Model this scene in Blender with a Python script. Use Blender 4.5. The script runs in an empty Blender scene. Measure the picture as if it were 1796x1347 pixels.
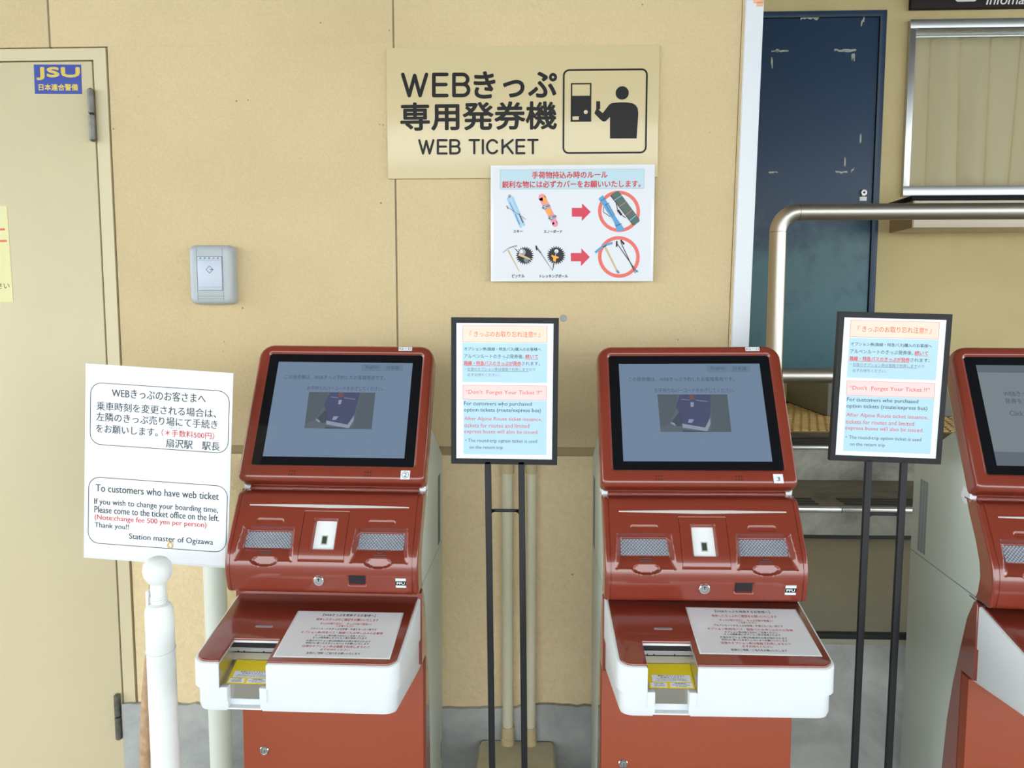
import bpy, bmesh, math, random
import numpy as np
from math import sin, cos, pi, radians, hypot, sqrt, atan2
from mathutils import Vector, Matrix

random.seed(7)
SC = bpy.context.scene
COL = SC.collection

# ------------------------------------------------------------------ camera
cam_d = bpy.data.cameras.new('camera')
cam = bpy.data.objects.new('camera', cam_d)
COL.objects.link(cam)
cam.location = (0, 0, 1.53)
cam.rotation_euler = (radians(90 - 5.2), 0, radians(2.1))
cam_d.sensor_fit = 'HORIZONTAL'
cam_d.sensor_width = 36.0
cam_d.lens = 36.0 * 1349.0 / 1796.0
cam_d.clip_start = 0.02
cam_d.clip_end = 300
SC.camera = cam

# ------------------------------------------------------------------ sky and exposure
SC.view_settings.view_transform = 'Standard'
SC.view_settings.look = 'None'
SC.view_settings.gamma = 1.0
SC.view_settings.use_curve_mapping = False
SC.view_settings.exposure = -0.50
WORLD = bpy.data.worlds.new('overcast_sky')
SC.world = WORLD
WORLD.use_nodes = True
_bg = WORLD.node_tree.nodes['Background']
_bg.inputs['Color'].default_value = (0.90, 0.97, 1.0, 1)
_bg.inputs["Strength"].default_value = 7.0

# ------------------------------------------------------------------ materials
def lin(c):
    c = c / 255.0
    return c / 12.92 if c <= 0.04045 else ((c + 0.055) / 1.055) ** 2.4

def rgb(r, g, b):
    return (lin(r), lin(g), lin(b), 1.0)

def mat(name, col, rough=0.5, metal=0.0, spec=0.5, coat=0.0, coat_rough=0.1, emit=None, emit_s=0.0,
        noise=0.0, nscale=8.0, bump=0.0, bscale=200.0, dark=None, alpha=None, trans=0.0, aniso_stretch=None):
    m = bpy.data.materials.new(name)
    m.use_nodes = True
    nt = m.node_tree
    b = nt.nodes['Principled BSDF']
    b.inputs['Base Color'].default_value = col
    b.inputs['Roughness'].default_value = rough
    b.inputs['Metallic'].default_value = metal
    b.inputs['Specular IOR Level'].default_value = spec
    b.inputs['Coat Weight'].default_value = coat
    b.inputs['Coat Roughness'].default_value = coat_rough
    b.inputs['Transmission Weight'].default_value = trans
    if emit is not None:
        b.inputs['Emission Color'].default_value = emit
        b.inputs['Emission Strength'].default_value = emit_s
    tc = nt.nodes.new('ShaderNodeTexCoord')
    src = tc.outputs['Object']
    if aniso_stretch:
        mp = nt.nodes.new('ShaderNodeMapping')
        mp.inputs['Scale'].default_value = aniso_stretch
        nt.links.new(src, mp.inputs['Vector'])
        src = mp.outputs['Vector']
    if noise > 0:
        n = nt.nodes.new('ShaderNodeTexNoise')
        n.inputs['Scale'].default_value = nscale
        n.inputs['Detail'].default_value = 6
        n.inputs['Roughness'].default_value = 0.6
        nt.links.new(src, n.inputs['Vector'])
        r = nt.nodes.new('ShaderNodeValToRGB')
        r.color_ramp.elements[0].position = 0.3
        r.color_ramp.elements[1].position = 0.7
        d = dark if dark else tuple(c * (1 - noise) for c in col[:3]) + (1,)
        r.color_ramp.elements[0].color = d
        r.color_ramp.elements[1].color = col
        nt.links.new(n.outputs['Fac'], r.inputs['Fac'])
        nt.links.new(r.outputs['Color'], b.inputs['Base Color'])
    if bump > 0:
        n2 = nt.nodes.new('ShaderNodeTexNoise')
        n2.inputs['Scale'].default_value = bscale
        n2.inputs['Detail'].default_value = 4
        nt.links.new(src, n2.inputs['Vector'])
        bp = nt.nodes.new('ShaderNodeBump')
        bp.inputs['Strength'].default_value = 1.0
        bp.inputs['Distance'].default_value = bump
        nt.links.new(n2.outputs['Fac'], bp.inputs['Height'])
        nt.links.new(bp.outputs['Normal'], b.inputs['Normal'])
    return m

def stucco(name, col, dark, bump, bscale, spot=0.0):
    m = bpy.data.materials.new(name)
    m.use_nodes = True
    nt = m.node_tree
    L = nt.links.new
    b = nt.nodes['Principled BSDF']
    b.inputs['Roughness'].default_value = 0.85
    b.inputs['Specular IOR Level'].default_value = 0.25
    tc = nt.nodes.new('ShaderNodeTexCoord')
    n = nt.nodes.new('ShaderNodeTexNoise')
    n.inputs['Scale'].default_value = 2.2
    n.inputs['Detail'].default_value = 5
    L(tc.outputs['Object'], n.inputs['Vector'])
    r = nt.nodes.new('ShaderNodeValToRGB')
    r.color_ramp.elements[0].position = 0.3
    r.color_ramp.elements[1].position = 0.62
    r.color_ramp.elements[0].color = dark
    r.color_ramp.elements[1].color = col
    L(n.outputs['Fac'], r.inputs['Fac'])
    # small dirt specks
    v = nt.nodes.new('ShaderNodeTexVoronoi')
    v.inputs['Scale'].default_value = 38
    L(tc.outputs['Object'], v.inputs['Vector'])
    n3 = nt.nodes.new('ShaderNodeTexNoise')
    n3.inputs['Scale'].default_value = 9
    L(tc.outputs['Object'], n3.inputs['Vector'])
    mr = nt.nodes.new('ShaderNodeMapRange')
    mr.inputs['From Min'].default_value = 0.60
    mr.inputs['From Max'].default_value = 0.70
    mr.inputs['To Min'].default_value = 0.0
    mr.inputs['To Max'].default_value = 0.11
    L(n3.outputs['Fac'], mr.inputs['Value'])
    lt = nt.nodes.new('ShaderNodeMath')
    lt.operation = 'LESS_THAN'
    L(v.outputs['Distance'], lt.inputs[0])
    L(mr.outputs['Result'], lt.inputs[1])
    mu = nt.nodes.new('ShaderNodeMath')
    mu.operation = 'MULTIPLY'
    mu.inputs[1].default_value = spot
    L(lt.outputs[0], mu.inputs[0])
    mx = nt.nodes.new('ShaderNodeMix')
    mx.data_type = 'RGBA'
    L(mu.outputs[0], mx.inputs['Factor'])
    g = nt.nodes.new('ShaderNodeTexNoise')
    g.inputs['Scale'].default_value = bscale * 1.5
    g.inputs['Detail'].default_value = 4
    L(tc.outputs['Object'], g.inputs['Vector'])
    gr = nt.nodes.new('ShaderNodeMapRange')
    gr.inputs['From Min'].default_value = 0.3
    gr.inputs['From Max'].default_value = 0.7
    gr.inputs['To Min'].default_value = 0.95
    gr.inputs['To Max'].default_value = 1.03
    L(g.outputs['Fac'], gr.inputs['Value'])
    gm = nt.nodes.new('ShaderNodeVectorMath')
    gm.operation = 'SCALE'
    L(r.outputs['Color'], gm.inputs[0])
    L(gr.outputs['Result'], gm.inputs['Scale'])
    L(gm.outputs[0], mx.inputs[6])
    mx.inputs[7].default_value = rgb(120, 104, 84)
    L(mx.outputs[2], b.inputs['Base Color'])
    n2 = nt.nodes.new('ShaderNodeTexNoise')
    n2.inputs['Scale'].default_value = bscale
    n2.inputs['Detail'].default_value = 5
    n2.inputs['Roughness'].default_value = 0.65
    L(tc.outputs['Object'], n2.inputs['Vector'])
    bp = nt.nodes.new('ShaderNodeBump')
    bp.inputs['Strength'].default_value = 1.0
    bp.inputs['Distance'].default_value = bump
    L(n2.outputs['Fac'], bp.inputs['Height'])
    L(bp.outputs['Normal'], b.inputs['Normal'])
    return m

def concrete(name, a, b_, scale=3.0, bump=0.001):
    m = bpy.data.materials.new(name)
    m.use_nodes = True
    nt = m.node_tree
    L = nt.links.new
    b = nt.nodes['Principled BSDF']
    b.inputs['Roughness'].default_value = 0.85
    b.inputs['Specular IOR Level'].default_value = 0.25
    tc = nt.nodes.new('ShaderNodeTexCoord')
    n = nt.nodes.new('ShaderNodeTexNoise')
    n.inputs['Scale'].default_value = scale
    n.inputs['Detail'].default_value = 9
    n.inputs['Roughness'].default_value = 0.68
    n.inputs['Distortion'].default_value = 0.6
    L(tc.outputs['Object'], n.inputs['Vector'])
    r = nt.nodes.new('ShaderNodeValToRGB')
    r.color_ramp.elements[0].position = 0.34
    r.color_ramp.elements[1].position = 0.66
    r.color_ramp.elements[0].color = a
    r.color_ramp.elements[1].color = b_
    L(n.outputs['Fac'], r.inputs['Fac'])
    L(r.outputs['Color'], b.inputs['Base Color'])
    bp = nt.nodes.new('ShaderNodeBump')
    bp.inputs['Distance'].default_value = bump
    n2 = nt.nodes.new('ShaderNodeTexNoise')
    n2.inputs['Scale'].default_value = 90
    n2.inputs['Detail'].default_value = 5
    L(tc.outputs['Object'], n2.inputs['Vector'])
    L(n2.outputs['Fac'], bp.inputs['Height'])
    L(bp.outputs['Normal'], b.inputs['Normal'])
    return m

def honeycomb(name):
    m = mat(name, rgb(165, 170, 182), rough=0.25, spec=0.6)
    nt = m.node_tree
    L = nt.links.new
    b = nt.nodes['Principled BSDF']
    tc = nt.nodes.new('ShaderNodeTexCoord')
    mp = nt.nodes.new('ShaderNodeMapping')
    mp.inputs['Scale'].default_value = (1, 0.0, 1.15)
    L(tc.outputs['Object'], mp.inputs['Vector'])
    # two offset dot lattices
    v = nt.nodes.new('ShaderNodeTexVoronoi')
    v.inputs['Scale'].default_value = 210
    v.inputs['Randomness'].default_value = 0.0
    rot = nt.nodes.new('ShaderNodeMapping')
    rot.inputs['Rotation'].default_value = (0, radians(45), 0)
    L(mp.outputs['Vector'], rot.inputs['Vector'])
    L(rot.outputs['Vector'], v.inputs['Vector'])
    r = nt.nodes.new('ShaderNodeValToRGB')
    r.color_ramp.elements[0].position = 0.15
    r.color_ramp.elements[1].position = 0.55
    r.color_ramp.elements[0].color = rgb(158, 164, 174)
    r.color_ramp.elements[1].color = rgb(116, 122, 134)
    L(v.outputs['Distance'], r.inputs['Fac'])
    L(r.outputs['Color'], b.inputs['Base Color'])
    bp = nt.nodes.new('ShaderNodeBump')
    bp.inputs['Distance'].default_value = 0.002
    bp.invert = True
    L(v.outputs['Distance'], bp.inputs['Height'])
    L(bp.outputs['Normal'], b.inputs['Normal'])
    return m

M = {}
M['wall'] = stucco('cream_stucco', rgb(218, 196, 155), rgb(210, 188, 147), 0.003, 95, 0.8)
M['wall_low'] = stucco('cream_rough_stucco', rgb(238, 216, 174), rgb(229, 206, 163), 0.006, 60, 0.7)  # paler than the upper stucco: brighter light low down put into the colour
M['wall_joint'] = stucco('wall_joint', rgb(176, 158, 120), rgb(140, 124, 96), 0.001, 120, 0.4)
M['wall_far'] = stucco('tan_stucco', rgb(214, 196, 148), rgb(206, 188, 140), 0.0016, 120, 0.3)
M['joint_fill'] = mat('joint_fill', rgb(150, 134, 104), 0.9, noise=0.3, nscale=30)
M['joint_dark'] = mat('dark_joint', rgb(70, 62, 50), 0.9)
M['plinth'] = concrete('plinth_concrete', rgb(150, 152, 150), rgb(190, 191, 188), 3.5)
M['conc'] = concrete('stair_concrete', rgb(104, 102, 92), rgb(172, 171, 160), 2.6, 0.0016)
M['conc_dark'] = concrete('tread_concrete', rgb(84, 80, 70), rgb(132, 127, 112), 3.0)
M['floor'] = concrete('floor_concrete', rgb(150, 149, 144), rgb(178, 176, 170), 1.2)
M['canopy'] = mat('canopy_paint', rgb(112, 110, 104), 0.8)
M['door_cream'] = mat('cream_door_paint', rgb(214, 200, 164), 0.45, noise=0.05, nscale=3)
M['white_trim'] = mat('white_trim_paint', rgb(222, 226, 232), 0.35)
M['red'] = mat('kiosk_red', rgb(134, 53, 36), 0.3, spec=0.5, coat=1.0, coat_rough=0.05, bump=0.00002, bscale=900)
M['red_satin'] = mat('kiosk_red_satin', rgb(150, 68, 40), 0.45, spec=0.4, bump=0.00008, bscale=700)
M['grey'] = mat('kiosk_grey', rgb(190, 197, 186), 0.42)
M['white'] = mat('kiosk_white', rgb(228, 233, 236), 0.32)
M['dark'] = mat('dark_gap', rgb(28, 24, 24), 0.7)
M['black_glass'] = mat('black_glass', rgb(14, 15, 22), 0.12, spec=0.5)
M['black_metal'] = mat('black_powder_coat', rgb(26, 26, 30), 0.5, spec=0.35)
M['steel'] = mat('stainless_steel', rgb(204, 198, 188), 0.42, metal=1.0, bump=0.00005, bscale=60)
M['chrome'] = mat('polished_metal', rgb(225, 225, 225), 0.12, metal=1.0)
M['galv'] = mat('slot_metal', rgb(205, 202, 192), 0.3, metal=1.0)
M['alu'] = mat('aluminium', rgb(200, 202, 204), 0.35, metal=1.0)
M['paper'] = mat('white_paper', rgb(240, 243, 248), 0.5, coat=0.35, coat_rough=0.12)
M['laminate'] = mat('laminated_paper', rgb(208, 209, 216), 0.4, coat=0.8, coat_rough=0.1, bump=0.0012, bscale=9)
M['lam_edge'] = mat('laminate_edge', rgb(235, 238, 242), 0.3, coat=0.8, coat_rough=0.08)
M['sign_cream'] = mat('sign_cream', rgb(212, 194, 152), 0.25, spec=0.45, coat=0.25, coat_rough=0.05)
M['ink'] = mat('black_ink', rgb(18, 14, 14), 0.35, spec=0.3)
M['ink_soft'] = mat('dark_grey_ink', rgb(58, 60, 66), 0.5)
M['ink_grey'] = mat('grey_ink', rgb(120, 128, 138), 0.5)
M['ink_red'] = mat('red_ink', rgb(205, 52, 52), 0.5)
M['ink_pink'] = mat('coral_ink', rgb(226, 96, 92), 0.5)
M['ink_orange'] = mat('orange_ink', rgb(226, 104, 62), 0.5)
M['print_blue'] = mat('pale_blue_print', rgb(182, 218, 236), 0.5, coat=0.3, coat_rough=0.12)
M['print_head'] = mat('blue_header_print', rgb(172, 202, 214), 0.45, coat=0.6, coat_rough=0.1)
M['print_peach'] = mat('peach_print', rgb(248, 220, 200), 0.5, coat=0.3, coat_rough=0.12)
M['print_pink'] = mat('pink_print', rgb(250, 214, 212), 0.5, coat=0.3, coat_rough=0.12)
M['print_crimson'] = mat('crimson_print', rgb(212, 52, 74), 0.45)
M['print_ring'] = mat('salmon_print', rgb(232, 106, 92), 0.45)
M['print_sky'] = mat('ski_blue_print', rgb(84, 156, 206), 0.45)
M['print_ice'] = mat('ice_blue_print', rgb(158, 200, 226), 0.45)
M['print_green'] = mat('bag_green_print', rgb(74, 98, 92), 0.45)
M['print_rose'] = mat('rose_print', rgb(240, 146, 168), 0.45)
M['print_amber'] = mat('amber_print', rgb(246, 166, 50), 0.45)
M['print_wood'] = mat('wood_tan_print', rgb(206, 180, 128), 0.45)
M['print_mid'] = mat('grey_print', rgb(150, 152, 160), 0.45)
M['sticker_blue'] = mat('blue_sticker', rgb(42, 66, 158), 0.4)
M['sticker_yellow'] = mat('yellow_lettering', rgb(226, 200, 66), 0.4)
M['notice_yellow'] = mat('yellow_notice', rgb(212, 204, 138), 0.4, coat=0.5, coat_rough=0.1)
M['label_yellow'] = mat('yellow_label', rgb(252, 222, 36), 0.4)
M['reader'] = mat('silver_plastic', rgb(176, 182, 186), 0.35, spec=0.5)
M['reader_panel'] = mat('silver_blue_plastic', rgb(190, 200, 214), 0.3)
M['reader_line'] = mat('dark_line_plastic', rgb(96, 108, 124), 0.4)
M['hinge'] = mat('dull_hinge_steel', rgb(140, 138, 132), 0.45, metal=0.8, noise=0.55, nscale=30)
M['pvc'] = mat('cream_conduit', rgb(214, 208, 182), 0.4)
M['pvc_beige'] = mat('beige_socket', rgb(198, 180, 140), 0.45)
M['block'] = mat('dusty_block', rgb(216, 206, 176), 0.8, noise=0.25, nscale=10, bump=0.001, bscale=120)
M['pole_white'] = mat('white_pole_paint', rgb(214, 218, 208), 0.4)
M['post_white'] = mat('white_post_paint', rgb(240, 244, 242), 0.4, noise=0.04, nscale=20)
M['bark'] = mat('branch_bark', rgb(204, 168, 132), 0.85, noise=0.42, nscale=40, bump=0.002, bscale=110)
M['brass'] = mat('brass', rgb(226, 190, 120), 0.3, metal=1.0)
M['blue_door'] = mat('blue_door_paint', rgb(36, 62, 90), 0.42, noise=0.14, nscale=6)
def worn_door():
    m = mat('worn_blue_door_paint', rgb(36, 62, 90), 0.45)
    nt = m.node_tree
    L = nt.links.new
    b = nt.nodes['Principled BSDF']
    tc = nt.nodes.new('ShaderNodeTexCoord')
    n = nt.nodes.new('ShaderNodeTexNoise')
    n.inputs['Scale'].default_value = 3.2
    n.inputs['Detail'].default_value = 8
    n.inputs['Roughness'].default_value = 0.65
    L(tc.outputs['Object'], n.inputs['Vector'])
    sep = nt.nodes.new('ShaderNodeSeparateXYZ')
    L(tc.outputs['Object'], sep.inputs[0])
    mr = nt.nodes.new('ShaderNodeMapRange')
    mr.inputs['From Min'].default_value = 1.15
    mr.inputs['From Max'].default_value = 0.55
    mr.inputs['To Min'].default_value = -0.2
    mr.inputs['To Max'].default_value = 0.22
    L(sep.outputs['Z'], mr.inputs['Value'])
    ad = nt.nodes.new('ShaderNodeMath')
    L(n.outputs['Fac'], ad.inputs[0])
    L(mr.outputs['Result'], ad.inputs[1])
    r = nt.nodes.new('ShaderNodeValToRGB')
    r.color_ramp.elements[0].position = 0.42
    r.color_ramp.elements[1].position = 0.68
    r.color_ramp.elements[0].color = rgb(35, 60, 88)
    r.color_ramp.elements[1].color = rgb(74, 112, 122)
    L(ad.outputs[0], r.inputs['Fac'])
    L(r.outputs['Color'], b.inputs['Base Color'])
    return m
M['blue_worn'] = worn_door()
M['door_scuff'] = mat('pale_tape_scrap', rgb(186, 188, 180), 0.6, noise=0.4, nscale=60)
M['counter_black'] = mat('black_counter_top', rgb(20, 22, 24), 0.5, spec=0.15)
M['counter_face'] = mat('counter_face_panel', rgb(226, 214, 194), 0.45)
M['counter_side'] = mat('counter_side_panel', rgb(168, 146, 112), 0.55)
M['curtain'] = mat('beige_curtain_cloth', rgb(240, 224, 190), 0.9, spec=0.1)
M['info'] = mat('dark_sign_panel', rgb(34, 22, 24), 0.45, spec=0.2)
M['info_white'] = mat('white_sign_print', rgb(236, 236, 236), 0.4)
M['grey_paint'] = mat('grey_floor_paint', rgb(126, 130, 120), 0.6, noise=0.15, nscale=6)
M['panel_taupe'] = mat('landing_taupe', rgb(176, 170, 150), 0.6, noise=0.12, nscale=5)
M['nosing'] = mat('nosing_metal', rgb(214, 214, 212), 0.3, metal=1.0)
M['rubber'] = mat('black_rubber', rgb(34, 34, 32), 0.7)
M['tile_yellow'] = mat('tactile_yellow', rgb(222, 190, 128), 0.7, noise=0.25, nscale=14)
M['tile_gap'] = mat('tactile_base', rgb(168, 136, 86), 0.8, noise=0.3, nscale=20)
M['conc_front'] = concrete('pale_front_concrete', rgb(150, 152, 148), rgb(206, 207, 203), 2.4, 0.0016)
M['strip'] = mat('silver_strip', rgb(228, 224, 220), 0.3, metal=0.2)
M['hex'] = honeycomb('honeycomb_lens')
M['scan_white'] = mat('scanner_white', rgb(240, 244, 246), 0.3, emit=rgb(244, 248, 250), emit_s=0.12)
M['lens_dark'] = mat('lens_dark', rgb(70, 72, 66), 0.2)
M['lens_ring'] = mat('lens_ring', rgb(186, 196, 178), 0.4)
M['sensor'] = mat('sensor_window', rgb(42, 38, 44), 0.12)
M['orange_paper'] = mat('orange_paper', rgb(236, 176, 140), 0.6)
SCR = lambda n, c, s=1.0: mat(n, rgb(20, 24, 30), 0.1, spec=0.5, emit=c, emit_s=s * 1.36)
M['lcd'] = SCR('lcd_backlight', rgb(112, 132, 156))
M['lcd_text'] = SCR('lcd_text', rgb(80, 94, 114))
M['lcd_btn'] = SCR('lcd_button', rgb(104, 124, 146))
M['lcd_photo'] = SCR('lcd_photo_grey', rgb(92, 101, 110))
M['lcd_photo2'] = SCR('lcd_photo_dim', rgb(84, 94, 102))
M['lcd_purple'] = SCR('lcd_photo_purple', rgb(74, 78, 108))
M['lcd_dark'] = SCR('lcd_photo_dark', rgb(70, 76, 90))
M['lcd_white'] = SCR('lcd_photo_white', rgb(138, 150, 166))
M['lcd_red'] = SCR('lcd_photo_red', rgb(112, 80, 84))
M['lcd_grey'] = SCR('lcd_grey_backlight', rgb(120, 130, 136))
M['lcd_bar'] = SCR('lcd_grey_bar', rgb(96, 104, 112))
def thin_glass(name):
    m = bpy.data.materials.new(name)
    m.use_nodes = True
    nt = m.node_tree
    nt.nodes.clear()
    out = nt.nodes.new('ShaderNodeOutputMaterial')
    mx = nt.nodes.new('ShaderNodeMixShader')
    tr = nt.nodes.new('ShaderNodeBsdfTransparent')
    tr.inputs['Color'].default_value = (0.97, 0.98, 0.965, 1)
    gl = nt.nodes.new('ShaderNodeBsdfGlossy')
    gl.inputs['Roughness'].default_value = 0.01
    fr = nt.nodes.new('ShaderNodeFresnel')
    fr.inputs['IOR'].default_value = 1.5
    nt.links.new(fr.outputs[0], mx.inputs[0])
    nt.links.new(tr.outputs[0], mx.inputs[1])
    nt.links.new(gl.outputs[0], mx.inputs[2])
    nt.links.new(mx.outputs[0], out.inputs['Surface'])
    return m
GLASS = thin_glass('window_glass')
M['glass'] = GLASS

# ------------------------------------------------------------------ mesh builder
_glyph = {}
def glyphs(body, bold, res):
    key = (body, bold, res)
    if key in _glyph:
        return _glyph[key]
    c = bpy.data.curves.new('lettering', 'FONT')
    c.body = body
    c.resolution_u = res
    c.offset = bold
    o = bpy.data.objects.new('lettering', c)
    COL.objects.link(o)
    bpy.context.view_layer.update()
    me = bpy.data.meshes.new_from_object(o.evaluated_get(bpy.context.evaluated_depsgraph_get()))
    v = np.array([(a.co.x, a.co.y) for a in me.vertices]) if len(me.vertices) else np.zeros((1, 2))
    f = [tuple(p.vertices) for p in me.polygons]
    bpy.data.objects.remove(o)
    bpy.data.curves.remove(c)
    bpy.data.meshes.remove(me)
    if len(f):
        used = sorted({i for p in f for i in p})
        box = (v[used].min(0), v[used].max(0))
    else:
        box = (np.zeros(2), np.ones(2))
    _glyph[key] = (v, f, box)
    return _glyph[key]

I4 = Matrix.Identity(4)

class MB:
    """collects shapes and links them as ONE mesh object"""
    def __init__(self):
        self.v, self.f, self.m, self.s, self.mats = [], [], [], [], []
    def mi(self, name):
        if name not in self.mats:
            self.mats.append(name)
        return self.mats.index(name)
    def add(self, verts, faces, mname, X=I4, smooth=False):
        o = len(self.v)
        k = self.mi(mname)
        for p in verts:
            q = X @ Vector(p)
            self.v.append((q.x, q.y, q.z))
        for f in faces:
            self.f.append(tuple(i + o for i in f))
            self.m.append(k)
            self.s.append(smooth)
        return self
    def add_bm(self, bm, mname, X=I4, smooth=False):
        bm.verts.index_update()
        vs = [v.co.copy() for v in bm.verts]
        fs = [tuple(v.index for v in f.verts) for f in bm.faces]
        bm.free()
        return self.add(vs, fs, mname, X, smooth)
    def box(self, x0, x1, y0, y1, z0, z1, mname, bev=0.0, seg=2, X=I4):
        bm = bmesh.new()
        bmesh.ops.create_cube(bm, size=1.0)
        for v in bm.verts:
            v.co = Vector((x0 + (v.co.x + .5) * (x1 - x0), y0 + (v.co.y + .5) * (y1 - y0), z0 + (v.co.z + .5) * (z1 - z0)))
        if bev > 0:
            bmesh.ops.bevel(bm, geom=bm.edges[:], offset=bev, segments=seg, affect='EDGES', profile=0.5)
        return self.add_bm(bm, mname, X, bev > 0)
    def prism(self, poly, a0, a1, mname, axis='x', bev=0.0, seg=2, X=I4):
        """poly: list of 2D points; extruded along axis from a0 to a1"""
        def P(u, w, a):
            return {'x': (a, u, w), 'y': (u, a, w), 'z': (u, w, a)}[axis]
        bm = bmesh.new()
        A = [bm.verts.new(P(u, w, a0)) for u, w in poly]
        B = [bm.verts.new(P(u, w, a1)) for u, w in poly]
        n = len(poly)
        fa = bm.faces.new(A)
        fb = bm.faces.new(B)
        for i in range(n):
            bm.faces.new((A[i], A[(i + 1) % n], B[(i + 1) % n], B[i]))
        bmesh.ops.recalc_face_normals(bm, faces=bm.faces[:])
        if bev > 0:
            ed = [e for f in (fa, fb) for e in f.edges]
            bmesh.ops.bevel(bm, geom=ed, offset=bev, segments=seg, affect='EDGES', profile=0.5)
        return self.add_bm(bm, mname, X, bev > 0)
    def rings(self, rings, mname, cap0=True, cap1=True, X=I4, smooth=True, closed=True):
        """skin a list of equal-length vertex rings"""
        n = len(rings[0])
        vs = [p for r in rings for p in r]
        fs = []
        for k in range(len(rings) - 1):
            for i in range(n if closed else n - 1):
                j = (i + 1) % n
                fs.append((k * n + i, k * n + j, (k + 1) * n + j, (k + 1) * n + i))
        if cap0:
            fs.append(tuple(range(n - 1, -1, -1)))
        if cap1:
            fs.append(tuple(range((len(rings) - 1) * n, len(rings) * n)))
        return self.add(vs, fs, mname, X, smooth)
    def lathe(self, prof, mname, n=32, X=I4, smooth=True):
        """prof: (r, z) pairs, revolved about z"""
        R = [[(r * cos(2 * pi * i / n), r * sin(2 * pi * i / n), z) for i in range(n)] for r, z in prof]
        return self.rings(R, mname, True, True, X, smooth)
    def tube(self, path, r, mname, n=20, X=I4, caps=True):
        P = [Vector(p) for p in path]
        rs = r if isinstance(r, (list, tuple)) else [r] * len(P)
        R = []
        up = None
        for i, p in enumerate(P):
            t = (P[min(i + 1, len(P) - 1)] - P[max(i - 1, 0)]).normalized()
            if up is None:
                up = Vector((0, 0, 1)) if abs(t.z) < 0.9 else Vector((0, 1, 0))
            a = t.cross(up).normalized()
            b = a.cross(t).normalized()
            up = b
            R.append([tuple(p + a * (rs[i] * cos(2 * pi * k / n)) + b * (rs[i] * sin(2 * pi * k / n))) for k in range(n)])
        return self.rings(R, mname, caps, caps, X)
    def poly(self, pts, mname, X=I4, z=0.0):
        return self.add([(x, y, z) for x, y in pts], [tuple(range(len(pts)))], mname, X)
    def ring2(self, outer, inner, mname, X=I4, z=0.0):
        n = len(outer)
        return self.add([(x, y, z) for x, y in outer] + [(x, y, z) for x, y in inner],
                        [(i, (i + 1) % n, n + (i + 1) % n, n + i) for i in range(n)], mname, X)
    def text(self, body, x0, x1, yc, h, mname, X=I4, z=0.0, bold=0.0, res=3, mincho=False, slant=0.0):
        """lettering fitted to x0..x1, ink height h centred on yc, in a local sheet frame"""
        v, f, (lo, hi) = glyphs(body, min(bold, 0.0), res)
        sx = (x1 - x0) / max(hi[0] - lo[0], 1e-6)
        sy = h / max(hi[1] - lo[1], 1e-6)
        if mincho:
            offs = [(-.010, 0), (.010, 0)]
        elif bold >= 0.016:
            offs = [(bold * cos(t), bold * sin(t)) for t in [2 * pi * k / 8 for k in range(8)]]
        elif bold >= 0.01:
            offs = [(-bold * .7, bold * .5), (bold * .7, -bold * .5)]
        else:
            offs = [(0, 0)]
        for k, (dx, dy) in enumerate(offs):
            pts = []
            for a, b in v:
                yy = (b - lo[1]) * sy - h / 2
                pts.append((x0 + (a - lo[0]) * sx + dx * sy + slant * yy, yc + yy + dy * sy, z + 0.000012 * k))
            self.add(pts, f, mname, X)
        return self
    def build(self, name, parent=None, sharp=38, loc=None, **props):
        me = bpy.data.meshes.new(name)
        me.from_pydata(self.v, [], self.f)
        for k in self.mats:
            me.materials.append(M[k])
        me.polygons.foreach_set('material_index', self.m)
        me.polygons.foreach_set('use_smooth', self.s)
        me.validate()
        me.update()
        if any(self.s):
            me.set_sharp_from_angle(angle=radians(sharp))
        o = bpy.data.objects.new(name, me)
        COL.objects.link(o)
        if parent is not None:
            o.parent = parent
        if loc is not None:
            o.location = loc
        for k, val in props.items():
            o[k] = val
        return o

def thing(name, label, category, loc=(0, 0, 0), rotz=0.0, group=None):
    o = bpy.data.objects.new(name, None)
    o.empty_display_size = 0.05
    COL.objects.link(o)
    o.location = loc
    o.rotation_euler = (0, 0, rotz)
    o['label'] = label
    o['category'] = category
    if group:
        o['group'] = group
    return o

def tag(o, label, category, group=None):
    o['label'] = label
    o['category'] = category
    if group:
        o['group'] = group
    return o

def struct(mb, name, parent=None, label=None, category=None):
    o = mb.build(name, parent)
    if parent is None:
        o['kind'] = 'structure'
        if label:
            o['label'] = label
            o['category'] = category
    return o

def rrect(x0, x1, y0, y1, r, n=6, r2=None):
    """rounded rectangle outline, counter-clockwise; r for the top corners, r2 for the bottom ones"""
    r2 = r if r2 is None else r2
    pts = []
    for cx, cy, a0, rr in ((x1 - r2, y0 + r2, -90, r2), (x1 - r, y1 - r, 0, r), (x0 + r, y1 - r, 90, r), (x0 + r2, y0 + r2, 180, r2)):
        for k in range(n + 1):
            a = radians(a0 + 90 * k / n)
            pts.append((cx + rr * cos(a), cy + rr * sin(a)))
    return pts

def circle(cx, cy, r, n=40, ry=None):
    ry = r if ry is None else ry
    return [(cx + r * cos(2 * pi * i / n), cy + ry * sin(2 * pi * i / n)) for i in range(n)]

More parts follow.
